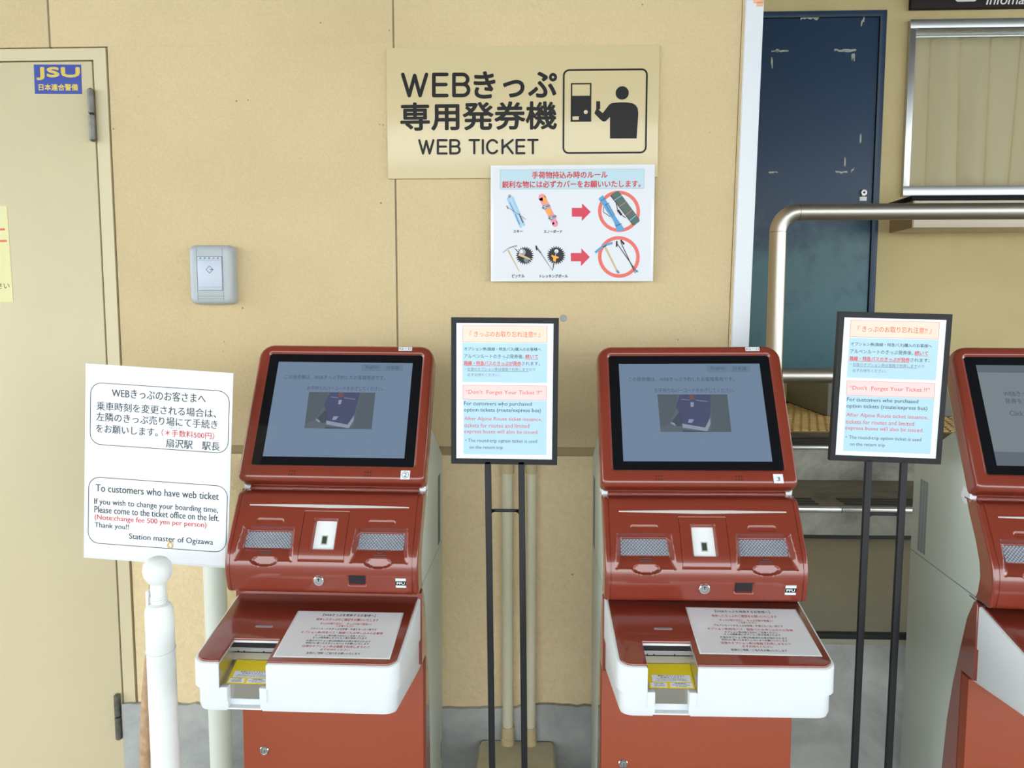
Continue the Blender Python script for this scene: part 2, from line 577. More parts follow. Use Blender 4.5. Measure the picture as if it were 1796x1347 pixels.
class Sheet:
    """a printed face in a local frame (x right, y up, z out); the measuring frame is a quad mapped onto w x h"""
    def __init__(self, quad, w, h, X):
        self.w, self.h, self.X = w, h, X
        dst = [(-w / 2, h / 2), (w / 2, h / 2), (w / 2, -h / 2), (-w / 2, -h / 2)]
        A, b = [], []
        for (u, v), (x, y) in zip(quad, dst):
            A.append([u, v, 1, 0, 0, 0, -u * x, -v * x]); b.append(x)
            A.append([0, 0, 0, u, v, 1, -u * y, -v * y]); b.append(y)
        self.Hm = np.append(np.linalg.solve(np.array(A, float), np.array(b, float)), 1).reshape(3, 3)
    def p(self, u, v):
        q = self.Hm @ np.array([u, v, 1.0])
        return (q[0] / q[2], q[1] / q[2])
    def P(self, pts):
        return [self.p(*a) for a in pts]
    def text(self, mb, body, a, b, hpx, mname, z=0.0006, **k):
        pa, pb = self.p(*a), self.p(*b)
        cu, cv = (a[0] + b[0]) / 2, (a[1] + b[1]) / 2
        h = abs(self.p(cu, cv - hpx / 2)[1] - self.p(cu, cv + hpx / 2)[1])
        mb.text(body, pa[0], pb[0], (pa[1] + pb[1]) / 2, h, mname, self.X, z, **k)
    def poly(self, mb, pts, mname, z=0.0003):
        mb.poly(self.P(pts), mname, self.X, z)
    def rect(self, mb, u0, v0, u1, v1, mname, z=0.0003):
        a, b = self.p(u0, v0), self.p(u1, v1)
        mb.poly([(a[0], b[1]), (b[0], b[1]), (b[0], a[1]), (a[0], a[1])], mname, self.X, z)
    def frame(self, mb, u0, v0, u1, v1, t, mname, z=0.0005, r=0.0):
        a, b = self.p(u0, v0), self.p(u1, v1)
        o = rrect(a[0], b[0], b[1], a[1], max(r, 1e-5))
        i = rrect(a[0] + t, b[0] - t, b[1] + t, a[1] - t, max(r - t, 1e-5))
        mb.ring2(o, i, mname, self.X, z)

def facing(x, y, z, roll=0.0, yaw=0.0, pitch=0.0):
    """sheet frame whose face looks toward -Y; roll turns it clockwise as seen from the front"""
    R = Matrix.Rotation(yaw, 4, 'Z') @ Matrix.Rotation(radians(90) + pitch, 4, 'X') @ Matrix.Rotation(-roll, 4, 'Z')
    return Matrix.Translation((x, y, z)) @ R

# ================================================================== THE SETTING
WY = 2.05            # face of the cream wall
FY = 5.00            # face of the far tan wall
PZ, LZ, TZ = 0.9565, 0.696, 0.809   # platform, landing and tread heights

mb = MB(); mb.box(-26, 26, -26, 8, -0.3, 0.0, 'floor'); struct(mb, 'floor')
mb = MB(); mb.box(-7, 9, -7.5, 5.4, 3.86, 4.05, 'canopy'); struct(mb, 'ceiling')

# cream wall: rendered panels over a backing so the control joints are real gaps
EX = lambda z: 0.4965 + (z - 1.56) * 0.0165       # right-hand end of the cream wall (leans a little)
mb = MB()
mb.box(-4, 0.44, 2.061, 2.32, 0, 3.86, 'wall_joint')
mb.box(-0.386, -0.378, 2.0508, 2.062, 1.18, 3.86, 'joint_fill')
mb.box(-1.296, -1.288, 2.0508, 2.062, 2.229, 3.86, 'joint_fill')
mb.box(-4, -1.2945, WY, 2.062, 2.229, 3.86, 'wall', 0.0015)
mb.box(-1.2895, -0.3845, WY, 2.062, 2.229, 3.86, 'wall', 0.0015)
mb.box(-1.1375, -0.3845, WY, 2.062, 1.1735, 2.2291, 'wall')
mb.prism([(-0.3795, 1.1735), (EX(1.1735), 1.1735), (EX(3.86), 3.86), (-0.3795, 3.86)], WY, 2.062, 'wall', 'y')
mb.prism([(-1.1375, 0.40), (EX(0.4), 0.40), (EX(1.149), 1.149), (-1.1375, 1.149)], WY, 2.062, 'wall_low', 'y', 0.003)
mb.box(-4, -2.105, WY, 2.062, 0.0, 2.2291, 'wall')
# an old screw hole patch beside the framed stand
mb.lathe([(0.0095, 0), (0.008, 0.0025), (0.003, 0.001)], 'plinth', 14, Matrix.Translation((0.061, WY, 1.519)) @ Matrix.Rotation(radians(90), 4, 'X'))
struct(mb, 'wall_front')

# concrete plinth with an uneven painted edge
random.seed(3)
pts = [(-1.176, 0.0)]
top = []
x = -1.176
while x < 0.47:
    base = 0.436 if x < -0.3 else (0.44 if x < -0.05 else 0.452)
    top.append((x, base + random.uniform(-0.004, 0.004)))
    x += 0.021
poly = [(0.47, 0.0), (0.47, 0.45)] + top[::-1] + [(-1.176, 0.0)]
mb = MB(); mb.prism(poly, 2.036, 2.062, 'plinth', 'y'); struct(mb, 'baseboard_front')

# cream steel door in the left wall
d2 = thing('door_2', 'cream steel door with barrel hinges in the left wall', 'door', (-1.6, WY, 0))
d2['kind'] = 'structure'
def rel(px, py, pz):
    return Matrix.Translation((-px, -py, -pz))
R2 = rel(-1.6, WY, 0)
mb = MB(); mb.box(-2.06, -1.1795, 2.045, 2.06, 0.02, 2.1905, 'door_cream', 0.0012, X=R2); mb.build('door_leaf', d2)
mb = MB()
mb.prism([(-2.1, 0), (-2.064, 0), (-2.064, 2.1945), (-1.1752, 2.1945), (-1.1752, 0), (-1.142, 0), (-1.142, 2.2245), (-2.1, 2.2245)], 2.0465, 2.061, 'door_cream', 'y', X=R2)
mb.build('door_frame', d2)
def hinge(x, z0, z1):
    zm = (z0 + z1) / 2
    q = MB()
    for a, b in ((z0, zm - 0.0012), (zm + 0.0012, z1)):
        q.lathe([(0.004, a), (0.0085, a + 0.004), (0.0085, b - 0.004 if b == z1 else b), (0.004, b)], 'hinge', 18, R2 @ Matrix.Translation((x, 2.036, 0)))
    q.lathe([(0.006, zm - 0.003), (0.006, zm + 0.003)], 'dark', 14, R2 @ Matrix.Translation((x, 2.036, 0)))
    q.box(x - 0.004, x + 0.004, 2.036, 2.048, z0 + 0.006, z1 - 0.006, 'hinge', X=R2)
    return q.build('hinge', d2)
hinge(-1.180, 1.983, 2.119)
hinge(-1.1885, 0.329, 0.464)

# white post trim closing the corner of the cream wall
TX = lambda z: 0.5035 + (z - 1.56) * 0.0165
mb = MB()
mb.prism([(TX(0), 0), (TX(0) + 0.0445, 0), (TX(3.86) + 0.0435, 3.86), (TX(3.86), 3.86)], 2.035, 2.33, 'white_trim', 'y', 0.0015)
mb.prism([(TX(0) - 0.0045, 0), (TX(0), 0), (TX(3.86), 3.86), (TX(3.86) - 0.0065, 3.86)], 2.047, 2.3, 'wall', 'y')
struct(mb, 'trim_1')
mb = MB()
mb.box(0.47, 0.535, 2.33, FY, 0, 3.86, 'wall')
struct(mb, 'wall_side')

# far tan wall with a window opening
mb = MB()
mb.box(0.47, 2.262, FY, 5.25, 0.6, 3.86, 'wall_far')
mb.box(2.262, 5.2, FY, 5.25, 0.6, 2.275, 'wall_far')
mb.box(2.262, 5.2, FY, 5.25, 3.315, 3.86, 'wall_far')
mb.box(5.2, 8, FY, 5.25, 0.6, 3.86, 'wall_far')
struct(mb, 'wall_far')

# stairs up to the platform
mb = MB()
mb.box(0.535, 8, 1.98, 2.86, 0, LZ - 0.03, 'conc_front')
mb.box(0.535, 8, 1.978, 2.86, LZ - 0.03, LZ, 'panel_taupe', 0.003)
mb.box(0.535, 8, 1.972, 1.99, LZ - 0.013, LZ + 0.002, 'rubber', 0.002)
struct(mb, 'floor_landing')
mb = MB()
mb.box(0.535, 8, 2.852, 3.36, 0, TZ - 0.016, 'conc')
mb.box(0.535, 8, 2.852, 3.36, TZ - 0.016, TZ, 'conc_dark')
mb.box(0.535, 8, 2.846, 2.856, LZ, LZ + 0.012, 'rubber')
for x0, x1 in ((0.535, 1.12), (1.123, 8)):
    mb.box(x0, x1, 2.842, 2.872, TZ - 0.014, TZ + 0.003, 'nosing', 0.002)
for y in (2.905, 2.945, 2.985):
    mb.box(0.535, 1.06, y, y + 0.02, TZ, TZ + 0.003, 'rubber')
    mb.box(1.16, 8, y, y + 0.02, TZ, TZ + 0.003, 'rubber')
struct(mb, 'floor_tread')
mb = MB()
mb.box(0.535, 8, 3.35, 5.25, 0, PZ - 0.014, 'conc')
mb.box(0.535, 8, 3.35, 5.25, PZ - 0.014, PZ, 'conc_dark')
mb.box(0.535, 8, 3.34, 3.368, PZ - 0.013, PZ + 0.003, 'nosing', 0.002)
for y in (3.40, 3.47, 3.54):
    mb.box(0.535, 8, y, y + 0.03, PZ, PZ + 0.004, 'rubber')
struct(mb, 'floor_platform')
mb = MB()
mb.box(0.56, 3.2, 3.76, 4.98, PZ, PZ + 0.004, 'tile_gap')
for j in range(19):
    y = 3.79 + j * 0.062
    for i in range(60):
        x = 0.75 + i * 0.042 + (0.021 if j % 2 else 0)
        a, b = 0.0165, 0.019
        z0, z1 = PZ + 0.004, PZ + 0.010
        mb.add([(x - a, y - b, z0), (x + a, y - b, z0), (x + a, y + b, z0), (x - a, y + b, z0),
                (x - a + .003, y - b + .003, z1), (x + a - .003, y - b + .003, z1), (x + a - .003, y + b - .003, z1), (x - a + .003, y + b - .003, z1)],
               [(4, 5, 6, 7), (0, 1, 5, 4), (1, 2, 6, 5), (2, 3, 7, 6), (3, 0, 4, 7)], 'tile_yellow')
struct(mb, 'floor_tactile')
mb = MB()
mb.box(1.59, 8, 4.29, FY, PZ, 1.155, 'grey_paint', 0.004)
mb.box(1.585, 8, 4.286, 4.30, PZ, PZ + 0.012, 'rubber')
mb.box(1.585, 1.60, 4.30, FY, PZ, PZ + 0.012, 'rubber')
struct(mb, 'floor_threshold')

# blue door in the far wall
d1 = thing('door_1', 'dark blue steel door with white tape scraps in the far tan wall', 'door', (1.6, FY, 1.157))
d1['kind'] = 'structure'
R1 = rel(1.6, FY, 1.157)
mb = MB()
mb.prism([(1.16, 1.157), (1.197, 1.157), (1.197, 3.349), (2.080, 3.349), (2.080, 1.157), (2.119, 1.157), (2.119, 3.386), (1.16, 3.386)], FY - 0.02, FY, 'blue_door', 'y', 0.002, X=R1)
mb.build('door_frame', d1)
mb = MB()
mb.box(1.203, 2.074, FY - 0.012, FY - 0.001, 1.157, 3.343, 'blue_worn', 0.0015, X=R1)
mb.box(1.195, 2.082, FY - 0.004, FY - 0.001, 1.157, 3.351, 'dark', X=R1)
def scrap(x0, x1, z, h, n=9, seed=0, sl=0.0):
    random.seed(seed)
    up = [(x0 + (x1 - x0) * i / n, z + sl * i / n + h / 2 * random.uniform(.25, 1)) for i in range(n + 1)]
    dn = [(a, b - h * random.uniform(.35, 1)) for a, b in up]
    mb.poly([(a - 1.6, b - 1.157) for a, b in dn + up[::-1]], 'door_scuff', facing(0, -0.0128, 0))
scrap(1.597, 1.708, 3.348, 0.022, 9, 1)
scrap(1.809, 1.942, 3.151, 0.020, 9, 2)
scrap(1.915, 1.936, 3.115, 0.05, 5, 3)
scrap(1.425, 1.53, 3.152, 0.012, 9, 4)
scrap(1.452, 1.472, 3.154, 0.026, 5, 11)
scrap(1.43, 1.487, 2.416, 0.013, 6, 5)
scrap(1.843, 1.918, 2.416, 0.015, 7, 6)
scrap(1.985, 1.996, 2.62, 0.10, 4, 7)
scrap(1.895, 1.905, 2.48, 0.07, 4, 8)
scrap(1.965, 1.985, 3.31, 0.04, 4, 9, 0.03)
scrap(1.94, 1.958, 2.42, 0.02, 4, 10, 0.015)
scrap(1.425, 1.436, 3.09, 0.07, 4, 12)
mb.build('door_leaf', d1)
mb = MB()
X = Matrix.Translation((2.022 - 1.6, -0.012, 2.287 - 1.157)) @ Matrix.Rotation(radians(90), 4, 'X')
mb.lathe([(0.0, 0), (0.022, 0), (0.022, 0.006), (0.018, 0.012), (0.009, 0.012), (0.008, 0.009), (0.0, 0.009)], 'chrome', 24, X)
mb.lathe([(0.0, 0.0091), (0.006, 0.0091)], 'dark', 12, X)
mb.build('lock_cylinder', d1)
mb = MB(); mb.box(2.000 - 1.6, 2.043 - 1.6, -0.0135, -0.011, 2.237 - 1.157, 2.262 - 1.157, 'info_white', 0.0006); mb.build('door_label', d1)

# window: steel frame, glass
w1 = thing('window_1', 'steel framed ticket office window with a beige curtain behind the glass', 'window', (3.7, FY, 2.263))
w1['kind'] = 'structure'
RW = rel(3.7, FY, 2.263)
mb = MB()
mb.box(2.256, 2.290, 4.968, 5.10, 2.3215, 3.2705, 'alu', 0.002, X=RW)
mb.box(2.256, 5.2, 4.965, 5.10, 3.270, 3.322, 'alu', 0.002, X=RW)
mb.box(2.256, 5.2, 4.965, 5.10, 2.263, 2.322, 'alu', 0.002, X=RW)
mb.box(5.166, 5.2, 4.968, 5.10, 2.3215, 3.2705, 'alu', 0.002, X=RW)
mb.box(2.290, 2.306, 4.995, 5.06, 2.322, 3.270, 'alu', 0.002, X=RW)
mb.build('window_frame', w1)
mb = MB(); mb.box(2.304, 5.17, 5.028, 5.034, 2.318, 3.274, 'glass', X=RW); mb.build('pane', w1)
mb = MB(); mb.box(2.2, 5.3, 5.62, 5.66, 2.0, 3.6, 'counter_face'); mb.box(2.2, 5.3, 5.25, 5.66, 3.45, 3.5, 'counter_face'); mb.box(2.2, 5.3, 5.25, 5.66, 2.1, 2.15, 'counter_face'); struct(mb, 'wall_office')

# ================================================================== THINGS ON AND BY THE WALLS
# curtain
mb = MB()
n = 900
ringT, ringM, ringB = [], [], []
rows = []
for k in range(15):
    t = k / 14
    row = []
    for i in range(n):
        s = i / (n - 1)
        x = 2.31 + s * 2.8
        fold = abs(sin(pi * (x - 2.31) / 0.183 + 0.75)) ** 0.38
        amp = 0.042 + 0.012 * t
        drift = 0.05 * t * sin(x * 5.3 + 0.6)
        y = 5.125 - amp * fold + 0.022 * t * sin((x + drift) * 13.1) + 0.008 * sin(x * 31 + 2 * t)
        row.append((x + drift * 0.35, y, 3.250 - t * 0.913))
    rows.append(row)
vs = [p for r in rows for p in r]
fs = [(k * n + i, k * n + i + 1, (k + 1) * n + i + 1, (k + 1) * n + i) for k in range(14) for i in range(n - 1)]
mb.add(vs, fs, 'curtain', smooth=True)
o = mb.build('curtain', sharp=180)
so = o.modifiers.new('cloth_thickness', 'SOLIDIFY'); so.thickness = 0.002
tag(o, 'beige pleated curtain hanging behind the ticket office window', 'curtain')
mb = MB(); mb.box(2.30, 5.17, 5.085, 5.12, 3.255, 3.275, 'alu', 0.002); o = mb.build('curtain_rail'); tag(o, 'slim metal rail along the top of the beige curtain', 'curtain rail')

# counter under the window
c = thing('ticket_counter', 'pale ticket counter with a black top under the curtained window', 'counter', (3.6, 4.84, 2.039))
RC = rel(3.6, 4.84, 2.039)
mb = MB(); mb.box(2.205, 5.4, 4.70, FY - 0.002, 2.039, 2.196, 'counter_face', 0.002, X=RC); mb.box(2.196, 2.206, 4.70, FY - 0.002, 2.039, 2.196, 'counter_side', X=RC); mb.build('apron', c)
mb = MB(); mb.box(2.181, 5.4, 4.685, FY - 0.002, 2.196, 2.224, 'counter_black', 0.003, X=RC); mb.build('counter_top', c)

# information sign over the window
mb = MB()
mb.box(2.253, 5.2, 4.965, FY - 0.001, 3.384, 3.76, 'info', 0.003)
X = facing(2.579, 4.9645, 3.487)
mb.poly(rrect(-0.063, 0.063, -0.066, 0.066, 0.016), 'info_white', X, 0.0003)
mb.poly(circle(0, 0, 0.049), 'info', X, 0.0006)
mb.poly(rrect(-0.007, 0.007, -0.048, 0.014, 0.003), 'info_white', X, 0.0009)
mb.poly(circle(0, 0.029, 0.009), 'info_white', X, 0.0009)
mb.text('Infomation', 2.706, 3.06, 3.431, 0.060, 'info_white', Matrix(((1, 0, 0, 0), (0, 0, -1, 4.9645), (0, 1, 0, 0), (0, 0, 0, 1))), 0.0004, bold=0.012, slant=0.22)
o = mb.build('information_sign'); tag(o, 'dark brown information sign with white lettering above the window', 'sign')

# stainless handrail standing on the platform
hr = thing('handrail', 'stainless steel tube handrail standing on the platform before the blue door', 'handrail', (1.025, 3.41, PZ))
RH = rel(1.025, 3.41, PZ)
R, r_b = 0.035, 0.085
path = [(1.025, 3.41, PZ), (1.025, 3.41, 1.4), (1.025, 3.41, 1.967 - r_b)]
for k in range(1, 13):
    a = radians(90 * k / 12)
    path.append((1.025 + r_b * (1 - cos(a)), 3.41, 1.967 - r_b + r_b * sin(a)))
path += [(1.8, 3.41, 1.967), (2.95, 3.41, 1.967)]
mb = MB(); mb.tube(path, R, 'steel', 32, RH)
mb.tube([(1.025, 3.41, 1.967 - r_b - 0.001), (1.025, 3.41, 1.967 - r_b + 0.001)], R + 0.0006, 'hinge', 32, RH)
mb.tube([(1.025 + r_b - 0.001, 3.41, 1.967), (1.025 + r_b + 0.001, 3.41, 1.967)], R + 0.0006, 'hinge', 32, RH)
mb.build('top_rail', hr)
mb = MB(); mb.tube([(1.055, 3.41, 1.261), (2.95, 3.41, 1.261)], 0.034, 'steel', 28, RH); mb.build('lower_rail', hr)
mb = MB(); mb.tube([(2.95, 3.41, PZ), (2.95, 3.41, 1.99)], R, 'steel', 28, RH); mb.build('end_post', hr)
mb = MB(); mb.lathe([(0.0, 0), (0.06, 0), (0.06, 0.006), (0.037, 0.008), (0.036, 0.02), (0.0, 0.02)], 'steel', 28); mb.build('base_flange', hr)

# WEB TICKET sign
S = Sheet([(26, 80), (1752, 60), (1738, 903), (38, 910)], 0.702, 0.331, facing(-0.049, 2.0415, 2.0480))
mb = MB()
mb.box(-0.351, 0.351, -0.1655, 0.1655, -0.008, 0.0, 'sign_cream', 0.0012, X=S.X)
T = lambda s, a, b, h, bold, z=0.0005: S.text(mb, s, a, b, h, 'ink', z, bold=bold, res=6)
def arc(cx, cy, rx, ry, a0, a1, n=14):
    return [(cx + rx * cos(radians(a0 + (a1 - a0) * k / n)), cy + ry * sin(radians(a0 + (a1 - a0) * k / n))) for k in range(n + 1)]
GOTHIC = {
    'W': [[(0, 1), (.27, 0), (.5, .95), (.73, 0), (1, 1)]],
    'E': [[(1, 1), (0, 1), (0, 0), (1, 0)], [(0, .52), (.92, .52)]],
    'B': [[(0, 0), (0, 1), (.55, 1)] + arc(.58, .765, .36, .235, 90, -90) + [(0, .53)], [(.55, .53)] + arc(.6, .265, .40, .265, 90, -90) + [(0, 0)]],
    'T': [[(0, 1), (1, 1)], [(.5, 1), (.5, 0)]],
    'I': [[(.5, 1), (.5, 0)]],
    'C': [arc(.52, .5, .52, .5, 38, 322, 26)],
    'K': [[(0, 1), (0, 0)], [(1, 1), (.04, .42)], [(.36, .64), (1, 0)]]}
KZ = [0]
def stroke_letter(ch, u0, u1, v0, v1, w):
    """round-ended gothic letter drawn with strokes w wide (measuring-frame units)"""
    for line in GOTHIC[ch]:
        q = [(u0 + w / 2 + a * (u1 - u0 - w), v1 - w / 2 - b * (v1 - v0 - w)) for a, b in line]
        for a, b in q:
            KZ[0] += 1
            S.poly(mb, circle(a, b, w / 2, 16), 'ink', 0.0003 + KZ[0] * 4e-6)
        for (a, b), (c, d) in zip(q, q[1:]):
            L_ = hypot(c - a, d - b)
            if L_ < 1e-6: continue
            KZ[0] += 1
            ex, ey = -(d - b) / L_ * w / 2, (c - a) / L_ * w / 2
            S.poly(mb, [(a + ex, b + ey), (c + ex, d + ey), (c - ex, d - ey), (a - ex, b - ey)], 'ink', 0.0003 + KZ[0] * 4e-6)
for ch, u0, u1 in (('W', 120, 292), ('E', 315, 420), ('B', 442, 557)):
    stroke_letter(ch, u0, u1, 237, 394, 23)
for ch, u0, u1 in (('W', 228, 331), ('E', 345, 414), ('B', 424, 496), ('T', 545, 618), ('I', 626, 645), ('C', 655, 736), ('K', 752, 830), ('E', 841, 904), ('T', 914, 987)):
    stroke_letter(ch, u0, u1, 659, 757, 14)
T('きっぷ', (582, 314), (1098, 314), 164, 0.026)
T('専用発券機', (120, 514), (1098, 512), 172, 0.026)
S.frame(mb, 1140, 217, 1668, 752, 0.0045, 'ink', 0.0005, 0.016)
S.frame(mb, 1190, 305, 1318, 550, 0.0036, 'ink', 0.0005)
S.rect(mb, 1190, 386, 1318, 550, 'ink', 0.0006)
a = S.p(1284, 489)
mb.poly(circle(a[0], a[1], 0.0052), 'sign_cream', S.X, 0.0009)
S.rect(mb, 1200, 517, 1240, 539, 'sign_cream', 0.0009)
a = S.p(1514, 368)
mb.poly(circle(a[0], a[1], 0.0168), 'ink', S.X, 0.0005)
S.poly(mb, [(1437, 657), (1437, 520), (1412, 546), (1396, 550), (1382, 542), (1338, 497), (1350, 470), (1350, 420), (1375, 420), (1375, 470), (1364, 473),
            (1391, 496), (1432, 442), (1450, 432), (1500, 427), (1545, 428), (1580, 434), (1600, 446), (1612, 466), (1616, 500), (1605, 657)], 'ink', 0.0005)
o = mb.build('ticket_sign'); tag(o, 'large cream WEB TICKET sign board with black Japanese lettering on the wall', 'sign')

# laminated baggage rules poster
S = Sheet([(55, 45), (1692, 40), (1642, 1195), (78, 1198)], 0.423, 0.298, facing(0.0815, 2.0325, 1.7640))
mb = MB()
nx, ny = 24, 16
gr = [[(-0.2115 + 0.423 * i / nx, -0.149 + 0.298 * j / ny,
        0.0022 * sin(i * 0.9 + 1) * (0.5 if i > 8 else 1) * (0.4 + 0.6 * abs(j / ny - .5)) + (0.004 if i == 0 else 0)) for i in range(nx + 1)] for j in range(ny + 1)]
base = lambda x, y: 0.0022 * 0 + 0.0035
mb.box(-0.2115, 0.2115, -0.149, 0.149, 0.0, 0.0015, 'lam_edge', 0.0004, X=S.X)
mb.box(-0.2045, 0.2045, -0.142, 0.142, 0.0010, 0.0018, 'laminate', X=S.X)
Z0 = 0.0020
S.rect(mb, 150, 90, 1580, 287, 'print_head', Z0)
S.frame(mb, 150, 90, 1580, 287, 0.0006, 'print_mid', Z0 + .0001)
T = lambda s, a, b, h, c, bold=0.012: S.text(mb, s, a, b, h, c, Z0 + .0003, bold=bold, res=3)
T('手荷物持込み時のルール', (470, 146), (1220, 143), 70, 'ink_red', 0.025)
T('鋭利な物には必ずカバーをお願いいたします。', (175, 240), (1545, 237), 70, 'ink_red', 0.025)
T('スキー', (290, 709), (382, 709), 30, 'ink', 0.03)
T('スノーボード', (590, 713), (768, 711), 30, 'ink', 0.03)
T('ピッケル', (283, 1145), (403, 1145), 32, 'ink', 0.03)
T('トレッキングポール', (552, 1147), (822, 1145), 32, 'ink', 0.03)
P = lambda pts, c, k=0: S.poly(mb, pts, c, Z0 + .0002 + k * .00012)
P([(865, 478), (965, 478), (965, 432), (1050, 518), (962, 608), (962, 565), (865, 565)], 'print_crimson')
P([(853, 922), (955, 922), (955, 876), (1037, 962), (950, 1050), (950, 1004), (853, 1004)], 'print_crimson')
def ring(cx, cy, ro, ri, c):
    mb.ring2(S.P(circle(cx, cy, ro, 48)), S.P(circle(cx, cy, ri, 48)), c, S.X, Z0 + .0002)
ring(1327, 512, 206, 172, 'print_ring')
ring(1318, 960, 202, 168, 'print_ring')
def seg(p, q, w, c, k=1, w2=None):
    w2 = w if w2 is None else w2
    dx, dy = q[0] - p[0], q[1] - p[1]
    L_ = hypot(dx, dy)
    nx_, ny_ = -dy / L_ / 2, dx / L_ / 2
    P([(p[0] + nx_ * w, p[1] + ny_ * w), (q[0] + nx_ * w2, q[1] + ny_ * w2), (q[0] - nx_ * w2, q[1] - ny_ * w2), (p[0] - nx_ * w, p[1] - ny_ * w)], c, k)
# skis and poles
seg((232, 372), (368, 672), 34, 'print_ice', 1, 24)
seg((270, 362), (398, 655), 30, 'print_ice', 2, 24)
P(circle(250, 358, 16, 16), 'print_mid', 1)
seg((250, 420), (300, 520), 8, 'print_sky', 3)
seg((310, 540), (350, 640), 12, 'print_sky', 3)
seg((345, 535), (385, 625), 10, 'ink_soft', 3)
seg((232, 470), (415, 592), 6, 'ink_grey', 4)
seg((222, 455), (236, 486), 13, 'ink_grey', 4)
# snowboard
seg((572, 372), (700, 634), 72, 'print_rose', 1, 56)
P(circle(571, 371, 36, 24), 'print_rose', 1)
P(circle(700, 638, 29, 24), 'print_rose', 1)
P([(576, 350), (604, 372), (622, 430), (596, 440), (578, 400)], 'print_amber', 2)
P([(606, 490), (650, 480), (672, 540), (650, 552), (622, 530)], 'print_amber', 2)
P([(672, 600), (700, 590), (716, 630), (700, 640)], 'print_rose', 2)
for cx, cy in ((610, 466), (672, 570)):
    P(circle(cx - 12, cy + 6, 26, 16, 22), 'ink_grey', 3)
    P(circle(cx + 20, cy - 6, 22, 16, 20), 'print_mid', 4)
    P(circle(cx - 10, cy + 4, 14, 12, 12), 'laminate', 5)
    seg((cx - 40, cy + 14), (cx + 40, cy - 14), 6, 'ink_soft', 6)
# ski bags
P([(1126, 386), (1170, 350), (1212, 420), (1250, 490), (1290, 560), (1330, 620), (1380, 692), (1312, 718), (1292, 668), (1268, 600), (1205, 510), (1165, 440)], 'print_sky', 2)
seg((1148, 410), (1196, 380), 5, 'ink', 3); seg((1190, 450), (1232, 428), 5, 'ink', 3); seg((1292, 658), (1352, 634), 5, 'ink', 3)
seg((1200, 452), (1262, 560), 4, 'ink_soft', 3); seg((1226, 440), (1286, 552), 4, 'ink_soft', 3)
seg((1176, 468), (1172, 520), 6, 'ink', 3); seg((1172, 520), (1240, 566), 6, 'ink', 3)
P([(1245, 360), (1258, 342), (1310, 310), (1328, 312), (1524, 588), (1526, 612), (1478, 650), (1458, 650)], 'print_green', 3)
P([(1245, 360), (1252, 350), (1468, 652), (1458, 650)], 'ink_soft', 4)
for t0 in (0.17, 0.38, 0.66, 0.84):
    ax, ay = 1245 + (1465 - 1245) * t0, 352 + (655 - 352) * t0
    bx, by = 1318 + (1525 - 1318) * t0, 308 + (600 - 308) * t0
    seg((ax, ay), (bx, by), 5, 'print_ring' if t0 in (0.38, 0.66) else 'print_ice', 5)
seg((1302, 430), (1316, 520), 7, 'ink', 5); seg((1316, 500), (1350, 550), 22, 'ink', 5); seg((1350, 550), (1392, 578), 7, 'ink', 5)
# ice axe and trekking pole with bursts
seg((190, 918), (250, 872), 8, 'print_mid', 2); seg((250, 872), (330, 850), 14, 'print_mid', 2); seg((240, 895), (352, 1098), 16, 'print_wood', 1, 8)
def burst(cx, cy, R_, r_, n=24):
    pts = []
    for i in range(2 * n):
        rr = R_ if i % 2 == 0 else r_
        pts.append((cx + rr * cos(pi * i / n), cy + rr * sin(pi * i / n)))
    P(pts, 'ink', 2)
burst(405, 948, 92, 68)
P(circle(380, 915, 34, 20), 'print_mid', 3); P(circle(372, 908, 18, 18), 'laminate', 4); P(circle(420, 990, 24, 20), 'ink_grey', 3)
seg((345, 935), (460, 985), 26, 'print_wood', 5, 14); seg((330, 900), (300, 872), 10, 'ink', 2, 2)
burst(710, 945, 94, 70)
P(circle(713, 905, 20, 18), 'laminate', 4); seg((712, 905), (702, 960), 10, 'print_mid', 5)
P([(665, 940), (738, 962), (728, 976), (712, 974), (706, 1008), (682, 1004), (680, 968), (664, 956)], 'print_amber', 6)
seg((690, 1010), (676, 1092), 14, 'ink_soft', 5, 4)
seg((520, 870), (560, 920), 16, 'ink_grey', 2); seg((556, 915), (674, 1092), 9, 'ink_grey', 2, 5); seg((514, 850), (522, 895), 16, 'ink', 3)
# covered axe and poles
seg((1090, 918), (1170, 852), 26, 'print_sky', 4, 18); seg((1170, 852), (1260, 824), 22, 'print_sky', 4); seg((1184, 858), (1300, 1100), 20, 'print_wood', 3, 16)
seg((1296, 1092), (1316, 1118), 22, 'ink_grey', 4); seg((1166, 868), (1200, 846), 10, 'ink', 5)
seg((1302, 830), (1490, 1108), 8, 'ink_soft', 3); seg((1340, 820), (1470, 1112), 8, 'ink_soft', 3)
seg((1300, 806), (1298, 862), 16, 'ink', 4); seg((1338, 798), (1372, 838), 18, 'ink', 4)
seg((1466, 1096), (1474, 1118), 12, 'print_sky', 4); seg((1488, 1086), (1500, 1108), 12, 'print_sky', 4)
o = mb.build('rules_poster'); tag(o, 'laminated baggage rules poster with ski pictures below the WEB TICKET sign', 'poster')

